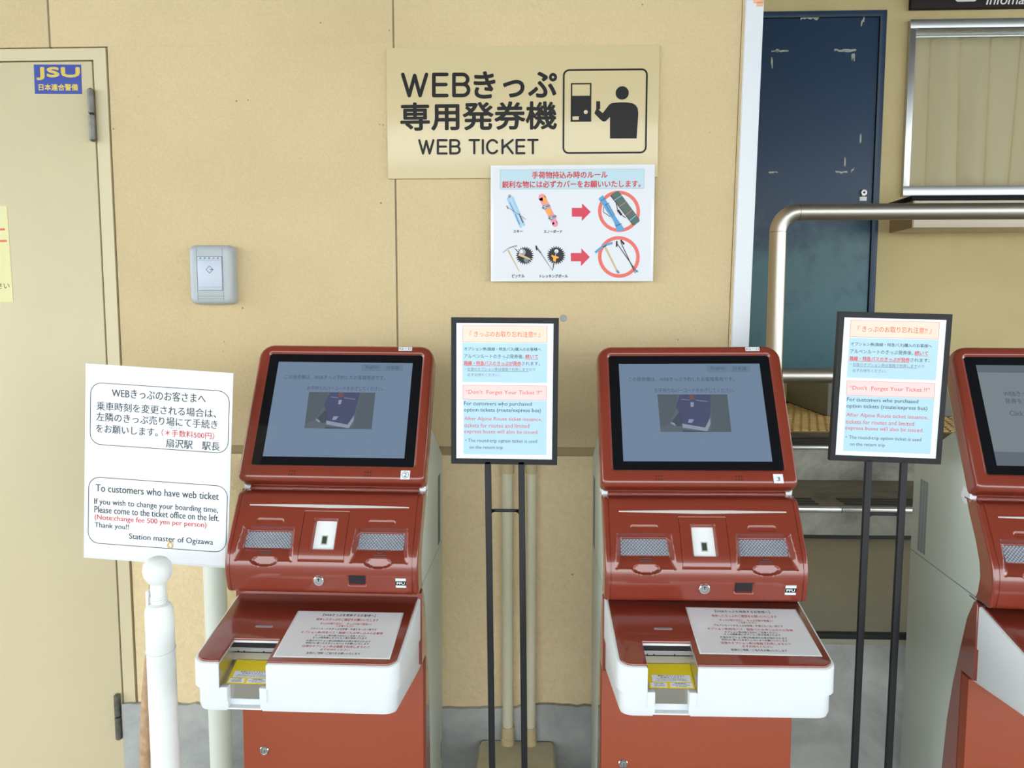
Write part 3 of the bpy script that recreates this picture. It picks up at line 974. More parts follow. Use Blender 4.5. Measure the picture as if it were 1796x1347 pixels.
# security sticker on the cream door
X = facing(-1.2715, 2.0446, 2.1455, roll=radians(0.8))
mb = MB()
mb.box(-0.0635, 0.0635, -0.0375, 0.0375, -0.0004, 0.0002, 'sticker_blue', X=X)
mb.text('JSU', -0.056, 0.058, 0.0145, 0.0305, 'sticker_yellow', X, 0.0004, bold=0.055, res=3)
for k in range(9):
    y = 0.0005 + k * 0.0036
    mb.poly([(-0.058, y), (0.06, y), (0.06, y + 0.0005), (-0.058, y + 0.0005)], 'sticker_blue', X, 0.0006)
mb.text('日本連合警備', -0.052, 0.053, -0.0205, 0.0165, 'sticker_yellow', X, 0.0004, bold=0.02, res=3)
o = mb.build('security_sticker'); tag(o, 'small blue security sticker with yellow letters on the cream door', 'sticker')

# yellow notice at the picture's left edge
X = facing(-1.548, 2.0444, 1.689, roll=radians(-0.6))
mb = MB()
mb.box(-0.12, 0.12, -0.128, 0.128, -0.0004, 0.0004, 'notice_yellow', X=X)
mb.text('止', 0.052, 0.1135, 0.062, 0.058, 'ink_orange', X, 0.0006, bold=0.01)
mb.text('ください', 0.040, 0.1125, -0.084, 0.0165, 'ink', X, 0.0006, bold=0.005)
o = mb.build('door_notice'); tag(o, 'pale yellow paper notice stuck on the cream door', 'notice')

# orange slip on the white post
mb = MB()
mb.box(0.525, 0.5585, 2.0335, 2.0352, 2.316, 2.40, 'orange_paper')
mb.box(0.533, 0.5585, 2.0335, 2.0352, 2.309, 2.317, 'orange_paper')
mb.box(0.541, 0.5565, 2.0335, 2.0352, 2.301, 2.310, 'orange_paper')
o = mb.build('orange_slip'); tag(o, 'small orange slip stuck high on the white corner post', 'sticker')

# card reader
cr = thing('card_reader', 'silver card reader with a row of small lamps mounted on the wall', 'card reader', (-0.870, WY, 1.6335))
X = facing(0, 0, 0)
mb = MB()
hw, hh = 0.0585, 0.0775
rings = []
for d, inset in ((0.0, 0.0), (0.022, 0.0), (0.029, 0.002), (0.034, 0.006), (0.036, 0.012)):
    rings.append([(x, y, d) for x, y in rrect(-hw + inset, hw - inset, -hh + inset, hh - inset, 0.016 - inset * 0.6, 6)])
mb.rings(rings, 'reader', False, True, X)
for x in (-0.0345, 0.0345):
    mb.box(x - 0.0004, x + 0.0004, -0.068, 0.068, 0.0355, 0.0363, 'reader_line', X=X)
mb.box(-0.034, 0.034, -0.0635, -0.0628, 0.0355, 0.0363, 'reader_line', X=X)
mb.box(-0.034, 0.034, -0.0570, -0.0564, 0.0355, 0.0363, 'reader_line', X=X)
mb.build('housing', cr)
mb = MB()
mb.box(-0.0335, 0.0335, -0.042, 0.048, 0.035, 0.0368, 'reader_line', 0.0008, X=X)
mb.box(-0.0325, 0.0325, -0.041, 0.047, 0.036, 0.0380, 'reader_panel', 0.0008, X=X)
mb.box(-0.032, 0.032, -0.0335, -0.0329, 0.0375, 0.0383, 'reader_line', X=X)
mb.box(-0.032, 0.032, 0.0375, 0.0380, 0.0375, 0.0382, 'reader_line', X=X)
dm = 0.0105
mb.ring2([(0, dm + .013), (-dm, .013), (0, .013 - dm), (dm, .013)], [(0, dm - .0022 + .013), (-dm + .0022, .013), (0, .013 - dm + .0022), (dm - .0022, .013)], 'reader_line', X, 0.0384)
mb.poly([(0.001, .0118), (0.0095, .0118), (0.0095, .0142), (0.001, .0142)], 'reader_line', X, 0.0384)
mb.build('reader_face', cr)
for k in range(5):
    q = MB(); q.poly(circle(-0.0235 + k * 0.0117, 0.0425, 0.0022, 14, 0.0016), 'ink_red' if k == 3 else 'ink_soft', X, 0.0384)
    q.build('indicator_lamp', cr)

# two cream conduits down to the dusty block
def conduit(x, r, z1, label):
    c = thing('conduit', label, 'pipe', (x, 2.018, 0.352), group='cream conduits on the wall')
    q = MB(); pth = [(0, 0, 0.03), (0, 0, z1 - 0.352 - 0.03)]
    for k in range(1, 9):
        a = radians(90 * k / 8)
        pth.append((0, 0.03 * (1 - cos(a)), z1 - 0.352 - 0.03 + 0.03 * sin(a)))
    q.tube(pth, r, 'pvc', 24); q.build('tube', c)
    q = MB(); q.lathe([(r, 0), (r + 0.004, 0.0), (r + 0.0045, 0.018), (r + 0.0025, 0.020), (r + 0.0025, 0.05), (r, 0.05)], 'pvc_beige', 24); q.build('socket', c)
    q = MB(); q.lathe([(r, 0), (r + 0.0025, 0.0), (r + 0.0025, 0.05), (r, 0.05)], 'pvc_beige', 24, Matrix.Translation((0, 0, 1.108 - 0.352))); q.build('socket', c)
conduit(-0.0855, 0.0145, 1.28, 'cream conduit behind the framed stand, thicker of the two')
conduit(-0.0225, 0.0128, 1.28, 'thinner cream conduit, nearer the middle ticket machine')

mb = MB()
R0 = [(x, y, 0.0) for x, y in rrect(-0.185, 0.063, 1.79, 2.034, 0.012)]
R1_ = [(x, y, 0.34) for x, y in rrect(-0.166, 0.044, 1.84, 2.034, 0.012)]
R2_ = [(x, y, 0.352) for x, y in rrect(-0.160, 0.038, 1.85, 2.03, 0.012)]
mb.rings([R0, R1_, R2_], 'block')
o = mb.build('conduit_block'); tag(o, 'dusty beige block on the ground under the two cream conduits', 'block')

# white upright pipe behind the left machine
mb = MB(); mb.lathe([(0.0, 0.0), (0.029, 0.0), (0.029, 1.13), (0.026, 1.135), (0.0, 1.135)], 'pole_white', 32)
o = mb.build('pipe', loc=(-0.8625, 1.96, 0)); tag(o, 'thick white upright pipe between the wall and the left ticket machine', 'pipe')

# white barrier post with a ball top
bp_ = thing('barrier_post', 'white round barrier post with a ball finial at far left', 'post', (-0.7525, 1.45, 0))
mb = MB(); mb.lathe([(0.0, 0), (0.0275, 0), (0.0268, 0.90), (0.0265, 0.947), (0.022, 0.958), (0.0145, 0.962), (0.0145, 1.003), (0.0, 1.003)], 'post_white', 36); mb.build('shaft', bp_)
mb = MB(); mb.lathe([(0.0145, 1.000), (0.019, 1.0045), (0.0255, 1.016), (0.0275, 1.028), (0.0255, 1.040), (0.018, 1.050), (0.009, 1.054), (0.0, 1.0545)], 'post_white', 36); mb.build('ball_finial', bp_)
mb = MB(); mb.box(-0.0205, -0.0155, -0.012, 0.004, 0.945, 0.988, 'post_white', 0.0016); mb.build('lug', bp_)
mb = MB()
for z in (0.967, 0.971, 0.975):
    mb.tube([(0.0155 * cos(t), 0.0155 * sin(t), z + 0.002 * sin(t)) for t in [2 * pi * k / 24 for k in range(25)]], 0.0011, 'post_white', 8)
mb.build('binding_wire', bp_)
mb = MB()
mb.tube([(0.0277 * cos(t), 0.0277 * sin(t), 0.866 + 0.004 * sin(t)) for t in [2 * pi * k / 36 for k in range(37)]], 0.0011, 'post_white', 8)
mb.build('binding_wire', bp_)

# two page notice on a branch, tied behind the post
sb = thing('placard', 'white two-page notice about web tickets on a wooden stick behind the barrier post', 'notice board', (-0.81, 1.53, 0))
S = Sheet([(93, 38), (1033, 88), (955, 1310), (38, 1295)], 0.3085, 0.412, facing(0.0145, 0.02, 1.2135, roll=radians(3.6)))
mb = MB()
mb.box(-0.15425, 0.15425, -0.206, 0.206, -0.003, 0.0, 'lam_edge', 0.0006, X=S.X)
mb.box(-0.149, 0.149, 0.003, 0.201, -0.001, 0.0006, 'paper', X=S.X)
mb.box(-0.149, 0.149, -0.201, -0.001, -0.001, 0.0006, 'paper', X=S.X)
S.frame(mb, 122, 158, 985, 594, 0.0013, 'ink', 0.0009, 0.024)
S.frame(mb, 90, 768, 950, 1214, 0.0013, 'ink', 0.0009, 0.024)
T = lambda s, a, b, h, c='ink_soft', **k: S.text(mb, s, a, b, h, c, 0.0010, **k)
mn = dict(mincho=True, bold=0.0)
T('WEBきっぷのお客さまへ', (260, 225), (858, 250), 62, **mn)
T('乗車時刻を変更される場合は、', (158, 313), (920, 342), 56, **mn)
T('左隣のきっぷ売り場にて手続き', (155, 383), (925, 412), 56, **mn)
T('をお願いします。', (150, 455), (548, 475), 52, **mn)
T('（＊手数料500円）', (572, 475), (903, 482), 44, 'ink_red', bold=0.01)
T('一名につき', (614, 440), (690, 442), 12, 'ink_grey')
T('扇沢駅　駅長', (598, 540), (935, 548), 55, **mn)
me_ = dict(mincho=True, bold=0.0)
T('To customers who have web ticket', (135, 841), (918, 862), 46, **me_)
T('If you wish to change your boarding time,', (122, 934), (910, 950), 48, **me_)
T('Please come to the ticket office on the left.', (122, 980), (916, 996), 42, **me_)
T('(Note:change fee 500 yen per person)', (122, 1033), (835, 1048), 42, 'ink_red', mincho=True, bold=0.0)
T('Thank you!!', (120, 1083), (342, 1087), 42, **me_)
T('Station master of Ogizawa', (342, 1147), (872, 1153), 46, **me_)
mb.build('notice_panel', sb)
mb = MB()
random.seed(5)
pth, rr = [], []
for k in range(22):
    t = k / 21
    z = 1.15 - 1.15 * t
    pth.append((-0.026 + (z - 0.82) * 0.07 + 0.003 * sin(t * 11), 0.035 + 0.004 * sin(t * 9), z))
    rr.append(0.0075 + 0.006 * t + random.uniform(-0.0008, 0.0014))
mb.tube(pth, rr, 'bark', 14); mb.build('stick', sb)
mb = MB()
mb.tube([(0.045 + 0.005 * cos(t), 0.0, 1.053 + 0.006 * sin(t)) for t in [2 * pi * k / 24 for k in range(25)]], 0.0016, 'brass', 10); mb.build('hook_ring', sb)

# ================================================================== TICKET MACHINES
HW = 0.200
# side outline of the grey cabinet front, top to bottom (y, z)
GREY = [(0.030, 1.278), (0.018, 1.262), (-0.040, 1.171), (-0.056, 1.146), (-0.070, 1.122), (-0.103, 1.075), (-0.124, 1.036), (-0.130, 1.008), (-0.124, 0.975), (-0.110, 0.950),
        (-0.084, 0.905), (-0.060, 0.825), (-0.036, 0.740), (-0.018, 0.650), (-0.006, 0.534), (0.0, 0.40), (0.0, 0.0)]

def smooth_profile(pts, step=0.002):
    out = []
    for i in range(len(pts) - 1):
        (a, b), (c, d) = pts[i], pts[i + 1]
        n = max(2, int(hypot(c - a, d - b) / step))
        for k in range(n):
            out.append((a + (c - a) * k / n, b + (d - b) * k / n))
    out.append(pts[-1])
    return out

def rounded(pts, radii, n=7):
    """round the corners of an open polyline"""
    out = [pts[0]]
    for i in range(1, len(pts) - 1):
        p, a, b = Vector(pts[i]), Vector(pts[i - 1]), Vector(pts[i + 1])
        u, w = (a - p).normalized(), (b - p).normalized()
        d = min(radii[i - 1], (a - p).length * .48, (b - p).length * .48)
        if d < 1e-6:
            out.append(tuple(p)); continue
        s, e = p + u * d, p + w * d
        for k in range(n + 1):
            t = k / n
            out.append(tuple(s * (1 - t) ** 2 + p * 2 * t * (1 - t) + e * t * t))
    out.append(pts[-1])
    return out

# front outline of the red reader panel, top to bottom
FRONT = rounded([(-0.066, 1.151), (-0.096, 1.149), (-0.169, 1.0475), (-0.1785, 1.0095), (-0.166, 0.957), (-0.112, 0.955)], [0.010, 0.013, 0.030, 0.012])
FP = smooth_profile(FRONT, 0.0016)

def clamp01(t):
    return 0.0 if t < 0 else (1.0 if t > 1 else t)

def sst(t):
    t = clamp01(t)
    return t * t * (3 - 2 * t)

def dent(x, z):
    """how far the red panel is sunk at (x, z)"""
    d = 0.0
    ax = abs(x)
    # two lens recesses with a sloping floor
    if 1.0255 < z < 1.0905:
        f = clamp01((z - 1.029) / 0.0585)
        x0, x1 = 0.058 + 0.006 * f, 0.181 - 0.007 * f
        wl = clamp01((ax - x0) / 0.010) * clamp01((x1 - ax) / 0.010)
        wt = sst((1.0895 - z) / 0.003)
        if z > 1.0525:
            dd = 0.016
        else:
            dd = 0.0035 + 0.0125 * clamp01((z - 1.029) / 0.0235)
        wb = sst((z - 1.0265) / 0.002)
        d = max(d, dd * min(wl, wt, wb))
    # finger notch under each recess
    ex, ez = (ax - 0.118) / 0.029, (z - 1.0275) / 0.0115
    q = ex * ex + ez * ez
    if q < 1.0:
        d = max(d, 0.0075 * sst((1 - q) / 0.35))
    # scanner window
    if ax < 0.03 and 1.045 < z < 1.11:
        w = min(clamp01((0.0245 - ax) / 0.003), clamp01((1.1055 - z) / 0.003), clamp01((z - 1.0505) / 0.002))
        d = max(d, 0.010 * w)
    # pill shaped pressings above the recesses
    px = max(0.0, abs(ax - 0.118) - 0.024)
    r = hypot(px, z - 1.0985)
    if r < 0.0052:
        d = max(d, 0.0022 * sst((0.0052 - r) / 0.0018))
    # seam round the middle panel
    if abs(ax - 0.0475) < 0.0008 and 1.029 < z < 1.117:
        d = max(d, 0.0014)
    if ax < 0.0475 and (abs(z - 1.029) < 0.0008 or abs(z - 1.117) < 0.0008):
        d = max(d, 0.0014)
    # raised side frame line
    if abs(ax - 0.1885) < 0.0012:
        d = max(d, 0.0013)
    # receipt sensor pocket
    if abs(x - 0.074) < 0.020 and 0.976 < z < 1.002:
        w = min(clamp01((0.0195 - abs(x - 0.074)) / 0.002), clamp01((1.001 - z) / 0.002), clamp01((z - 0.9775) / 0.002))
        d = max(d, 0.004 * w)
    return d

def reader_panel_mesh():
    mb = MB()
    # dense columns where the pressings are
    xs = sorted(set([round(-HW + 0.4 * i / 250, 5) for i in range(251)] + [round(s * v, 5) for s in (-1, 1) for v in (0.0466, 0.0471, 0.0475, 0.0479, 0.0484, 0.1870, 0.1876, 0.1885, 0.1894, 0.19, 0.1975, 0.199, 0.1996)]))
    nrm = []
    for k, p in enumerate(FP):
        a, b = FP[max(k - 1, 0)], FP[min(k + 1, len(FP) - 1)]
        t = Vector((b[0] - a[0], b[1] - a[1])).normalized()
        nrm.append((-t.y, t.x))      # pointing into the cabinet
    r = 0.006
    rows = []
    for k, (y, z) in enumerate(FP):
        ny, nz = nrm[k]
        if ny < 0 and k > 6:
            pass
        row = []
        for x in xs:
            e = abs(x) - (HW - r)
            d = dent(x, z) + (r - sqrt(max(r * r - e * e, 0)) if e > 0 else 0.0)
            row.append((x, y + ny * d, z + nz * d))
        rows.append(row)
    n = len(xs)
    mb.add([p for w in rows for p in w],
           [(k * n + i, (k + 1) * n + i, (k + 1) * n + i + 1, k * n + i + 1) for k in range(len(rows) - 1) for i in range(n - 1)], 'red', smooth=True)
    # side walls back to the grey cabinet
    side_front = [rows[k][0][1:] for k in range(0, len(rows), 3)] + [rows[-1][0][1:]]
    g = [p for p in GREY if 0.96 < p[1] < 1.15]
    back = [(-0.112, 0.955)] + g[::-1] + [(-0.054, 1.151)]
    poly = side_front + [(y + 0.006, z) for y, z in back]
    for s in (-1, 1):
        mb.add([(s * HW, y, z) for y, z in poly], [tuple(range(len(poly)))], 'red')
    # top and bottom closing strips
    mb.box(-HW, HW, -0.07, -0.04, 1.148, 1.151, 'red')
    mb.box(-HW + 0.002, HW - 0.002, -0.14, -0.08, 0.952, 0.9555, 'dark')
    return mb

def tilt(v, d, y0=-0.095, z0=1.185):
    """head frame: v up the sloping face, d outward from it -> (y, z)"""
    ty, tz = 0.498, 0.867
    return (y0 + ty * v - tz * d, z0 + tz * v + ty * d)

HX = Matrix(((1, 0, 0, 0), (0, 0.498, -0.867, -0.095), (0, 0.867, 0.498, 1.185), (0, 0, 0, 1)))   # (x, v, d) -> machine

TP0, TP1 = (-0.12, 0.944), (-0.355, 0.904)
TS = (TP1[1] - TP0[1]) / (TP1[0] - TP0[0])
tray_z = lambda y: TP0[1] + (y - TP0[0]) * TS

def off_poly(pts, d):
    """inset a closed counter-clockwise outline"""
    n = len(pts)
    out = []
    for i in range(n):
        p0, p1, p2 = Vector(pts[i - 1]), Vector(pts[i]), Vector(pts[(i + 1) % n])
        e1, e2 = (p1 - p0), (p2 - p1)
        if e1.length < 1e-7: e1 = e2
        if e2.length < 1e-7: e2 = e1
        n1 = Vector((-e1.y, e1.x)).normalized()
        n2 = Vector((-e2.y, e2.x)).normalized()
        b = n1 + n2
        if b.length < 1e-6:
            out.append(tuple(p1 + n1 * d)); continue
        b.normalize()
        out.append(tuple(p1 + b * (d / max(b.dot(n1), 0.35))))
    return out

SLX0, SLX1, SLY = -0.1395, -0.0515, -0.280      # ticket slot in the tray

def tray_outline(hwf, hwb, yf, yb, r, slot=None):
    """plan outline counter-clockwise seen from above, with the ticket slot notch open to the front"""
    pts = [(hwb, yb), (-hwb, yb)]
    for k in range(9):
        a = radians(180 + 90 * k / 8)
        pts.append((-hwf + r + r * cos(a), yf + r + r * sin(a)))
    if slot:
        x0, x1, ys = slot
        pts += [(x0, yf), (x0, ys), (x1, ys), (x1, yf)]
    for k in range(9):
        a = radians(270 + 90 * k / 8)
        pts.append((hwf - r + r * cos(a), yf + r + r * sin(a)))
    return pts

def make_tray(parent):
    zm = 0.8555
    mb = MB()
    # upper shell
    o = tray_outline(0.1925, 0.1975, -0.355, -0.09, 0.027, (SLX0, SLX1, SLY))
    i1 = off_poly(o, 0.0025)
    top = [(x, y, tray_z(y) + 0.0005) for x, y in i1]
    R0 = [(x, y, zm + 0.0013) for x, y in o]
    R1 = [(x, y, tray_z(y) - 0.003) for x, y in o]
    R15 = [(x, y, tray_z(y) - 0.0008) for x, y in off_poly(o, 0.0008)]
    mb.rings([R0, R1, R15, top], 'white', True, True)
    # lower shell, a little smaller, with the wider lip under the slot
    lo = tray_outline(0.1875, 0.195, -0.3490, -0.075, 0.026, (SLX0 + 0.014, SLX1 - 0.014, -0.327))
    zb = lambda y: 0.808 + (y + 0.349) * -0.125
    A = [(x, y, zm) for x, y in lo]
    B = [(x, y, zb(y) + 0.012) for x, y in lo]
    C_ = [(x, y, zb(y) + 0.0035) for x, y in off_poly(lo, 0.0035)]
    D = [(x, y, zb(y)) for x, y in off_poly(lo, 0.012)]
    mb.rings([D, C_, B, A], 'white', True, True)
    t = mb.build('tray', parent)
    # small tabs and sill of the slot mouth
    mb = MB()
    for x in (SLX0 + 0.007, SLX1 - 0.007):
        mb.box(x - 0.0072, x + 0.0072, -0.3530, -0.337, 0.830, 0.8585, 'white', 0.002)
    mb.box(SLX0 + 0.012, SLX1 - 0.012, -0.3475, -0.327, 0.8135, 0.817, 'white', 0.001)
    mb.box(SLX0 + 0.012, SLX1 - 0.012, -0.335, -0.327, 0.8165, 0.834, 'white', 0.001)
    mb.build('slot_sill', t)
    # metal lining
    mb = MB()
    mb.add([(SLX0 + .0006, -0.352, zm), (SLX0 + .0006, SLY, zm), (SLX0 + .0006, SLY, tray_z(SLY) - .002), (SLX0 + .0006, -0.352, tray_z(-0.352) - .002)], [(0, 1, 2, 3)], 'galv')
    mb.add([(SLX1 - .0006, -0.352, zm), (SLX1 - .0006, SLY, zm), (SLX1 - .0006, SLY, tray_z(SLY) - .002), (SLX1 - .0006, -0.352, tray_z(-0.352) - .002)], [(3, 2, 1, 0)], 'galv')
    mb.box(SLX0 + .0006, SLX1 - .0006, SLY - 0.003, SLY - 0.0004, zm, 0.893, 'galv')
    mb.box(SLX0 + .0006, SLX1 - .0006, SLY - 0.0045, SLY - 0.001, 0.896, 0.904, 'alu')
    mb.box(SLX0 + .0006, SLX1 - .0006, SLY - 0.0012, SLY - 0.0006, 0.892, 0.912, 'dark')
    for x in (SLX0 + 0.008, SLX0 + 0.020, SLX1 - 0.030):
        mb.box(x, x + 0.002, SLY - 0.005, SLY - 0.002, 0.894, 0.898, 'dark')
    mb.prism([(-0.337, zm - 0.002), (SLY, zm - 0.002), (SLY, zm + 0.0245), (-0.337, zm + 0.0022)], SLX0 + .0006, SLX1 - .0006, 'galv', 'x')
    mb.box(SLX0 + 0.014, SLX1 - 0.014, -0.3365, -0.334, 0.829, zm + 0.0006, 'galv')
    mb.build('slot_lining', t)
    # yellow label on the slot floor
    mb = MB()
    f = lambda y: zm + 0.003 + 0.0225 * clamp01((y + 0.337) / 0.057)
    lx0, lx1 = SLX0 + 0.006, SLX1 - 0.001
    mb.add([(lx0, -0.338, f(-.338)), (lx1, -0.338, f(-.338)), (lx1, -0.2845, f(-.2845)), (lx0, -0.2845, f(-.2845))], [(0, 1, 2, 3)], 'label_yellow')
    X = Matrix.Translation(((lx0 + lx1) / 2, -0.338, f(-.338) + 0.0004)) @ Matrix.Rotation(atan2(0.0225, 0.057), 4, 'X')
    w = (lx1 - lx0) / 2
    mb.poly([(-w + .007, .0145), (w - .004, .0145), (w - .004, .0300), (-w + .007, .0300)], 'paper', X, 0.0002)
    mb.poly([(-w + .003, .002), (-.008, .002), (-.008, .0125), (-w + .003, .0125)], 'paper', X, 0.0002)
    mb.poly([(-.003, .002), (w - .003, .002), (w - .003, .0125), (-.003, .0125)], 'paper', X, 0.0002)
    k = dict(z=0.0005, bold=0.01, res=2)
    mb.text('発券にセットするまで', -.022, .026, .0275, .0032, 'ink', X, **k)
    mb.text('お待ちください', -.018, .022, .0238, .003, 'ink', X, **k)
    mb.text('Waiting for a few minutes', -.026, .028, .0202, .0026, 'ink_soft', X, **k)
    mb.text('until tickets issuing complete.', -.028, .030, .0170, .0026, 'ink_soft', X, **k)
    mb.text('1人1枚', -.031, -.014, .0102, .0026, 'ink', X, **k)
    mb.text('One ticket', -.031, -.013, .0070, .0022, 'ink_soft', X, **k)
    mb.text('per person', -.031, -.013, .0042, .0022, 'ink_soft', X, **k)
    mb.text('枚数確認', .006, .026, .0102, .0026, 'ink', X, **k)
    mb.text('Check the number', .000, .032, .0070, .0022, 'ink_soft', X, **k)
    mb.text('of sheets', .007, .026, .0042, .0022, 'ink_soft', X, **k)
    mb.build('slot_label', t)
    # red cover plate
    mb = MB()
    o2 = off_poly(tray_outline(0.1925, 0.1975, -0.355, -0.09, 0.027, None), 0.0055)
    # shift the front edge so that the notch cuts through it
    yf = -0.317 + 0.0035
    outl = []
    for x, y in o2:
        outl.append((x, y))
    # insert the notch between the two front corners
    ins = max(i for i, (x, y) in enumerate(outl) if x < 0 and y < -0.341) + 1
    m = 0.0006
    yfe = min(y for x, y in outl)
    outl = outl[:ins] + [(SLX0 - m, yfe), (SLX0 - m, SLY + m), (SLX1 + m, SLY + m), (SLX1 + m, yfe)] + outl[ins:]
    o3 = off_poly(outl, 0.0016)
    rr = [[(x, y, tray_z(y) - 0.001) for x, y in outl], [(x, y, tray_z(y) + 0.0030) for x, y in outl],
          [(x, y, tray_z(y) + 0.0040) for x, y in off_poly(outl, 0.0006)], [(x, y, tray_z(y) + 0.0044) for x, y in o3]]
    mb.rings(rr, 'red', False, True)
    cv = mb.build('tray_cover', t)
    mb = MB()
    Xc = Matrix.Translation((-0.095, -0.241, tray_z(-0.241) + 0.0044)) @ Matrix.Rotation(math.atan(TS), 4, 'X')
    mb.rings([[(x, y, -0.001) for x, y in rrect(-0.0175, 0.0175, -0.0032, 0.0032, 0.003)], [(x, y, 0.0006) for x, y in rrect(-0.0175, 0.0175, -0.0032, 0.0032, 0.003)]], 'print_mid', False, True, Xc)
    mb.build('status_lamp', cv)
    return t

LCD_QUAD = [(305, 207), (1408, 210), (1345, 992), (188, 988)]
def lcd_main(parent):
    SX = HX @ Matrix.Translation((0, 0.1600, -0.0040))
    S = Sheet(LCD_QUAD, 0.309, 0.2275, SX)
    mb = MB()
    mb.poly([(-.1545, -.11375), (.1545, -.11375), (.1545, .11375), (-.1545, .11375)], 'lcd', SX, 0.0)
    T = lambda s, a, b, h, bold=0.012: S.text(mb, s, a, b, h, 'lcd_text', 0.0005, bold=bold)
    S.poly(mb, [(990, 222), (1158, 222), (1156, 278), (986, 278)], 'lcd_btn'); S.poly(mb, [(1165, 222), (1332, 222), (1328, 278), (1162, 278)], 'lcd_btn')
    T('English', (1022, 248), (1128, 248), 30); T('日本語', (1195, 249), (1298, 249), 30)
    T('この発券機は、WEBきっぷ予約したお客様専用です。', (358, 332), (1185, 335), 36)
    T('お手持ちのバーコードをかざしてください。', (545, 421), (1170, 425), 36)
    P = lambda pts, c, z=0.0003: S.poly(mb, pts, c, z)
    P([(560, 455), (1105, 457), (1076, 757), (525, 755)], 'lcd_photo')
    P([(985, 457), (1105, 457), (1076, 757), (920, 756)], 'lcd_photo2', 0.0005)
    P([(560, 455), (720, 456), (690, 560), (610, 690), (530, 720)], 'lcd_photo2', 0.0005)
    P([(735, 457), (980, 457), (940, 620), (890, 725), (705, 705), (715, 640), (685, 560), (712, 500)], 'lcd_purple', 0.0006)
    P([(632, 668), (700, 600), (720, 640), (705, 705), (668, 712)], 'lcd_dark', 0.0007)
    P([(705, 690), (880, 722), (932, 645), (928, 690), (890, 752), (705, 722)], 'lcd_white', 0.0008)
    P([(618, 676), (650, 690), (650, 708), (620, 690)], 'lcd_white', 0.0008)
    P([(765, 655), (805, 655), (785, 684), (752, 684)], 'lcd_white', 0.0009)
    P([(805, 520), (832, 520), (822, 556), (800, 556)], 'lcd_white', 0.0009)
    P([(806, 458), (838, 458), (848, 495), (800, 500)], 'lcd_red', 0.0009)
    P([(740, 494), (800, 500), (800, 503), (740, 498)], 'lcd_white', 0.0009)
    P([(850, 500), (940, 512), (940, 516), (850, 504)], 'lcd_white', 0.0009)
    P([(700, 742), (920, 752), (920, 757), (696, 757)], 'lcd_dark', 0.0009)
    return mb.build('lit_screen', parent)

def lcd_side(parent):
    SX = HX @ Matrix.Translation((0, 0.1600, -0.0040))
    mb = MB()
    mb.poly([(-.1545, -.11375), (.1545, -.11375), (.1545, .11375), (-.1545, .11375)], 'lcd_grey', SX, 0.0)
    mb.poly([(-.1545, -.11375), (.1545, -.11375), (.1545, -.084), (-.1545, -.084)], 'lcd_bar', SX, 0.0003)
    mb.poly([(-.1545, .096), (.1545, .096), (.1545, .11375), (-.1545, .11375)], 'lcd_bar', SX, 0.0003)
    mb.text('WEBきっぷ', -.112, -.055, .047, .012, 'lcd_text', SX, 0.0005, bold=0.015)
    mb.text('発券をする', -.112, -.055, .030, .012, 'lcd_text', SX, 0.0005, bold=0.015)
    mb.text('Click here', -.108, -.056, .002, .011, 'lcd_text', SX, 0.0005, bold=0.015)
    mb.poly(circle(-.084, -.099, .0022, 12), 'lcd', SX, 0.0006)
    return mb.build('lit_screen', parent)

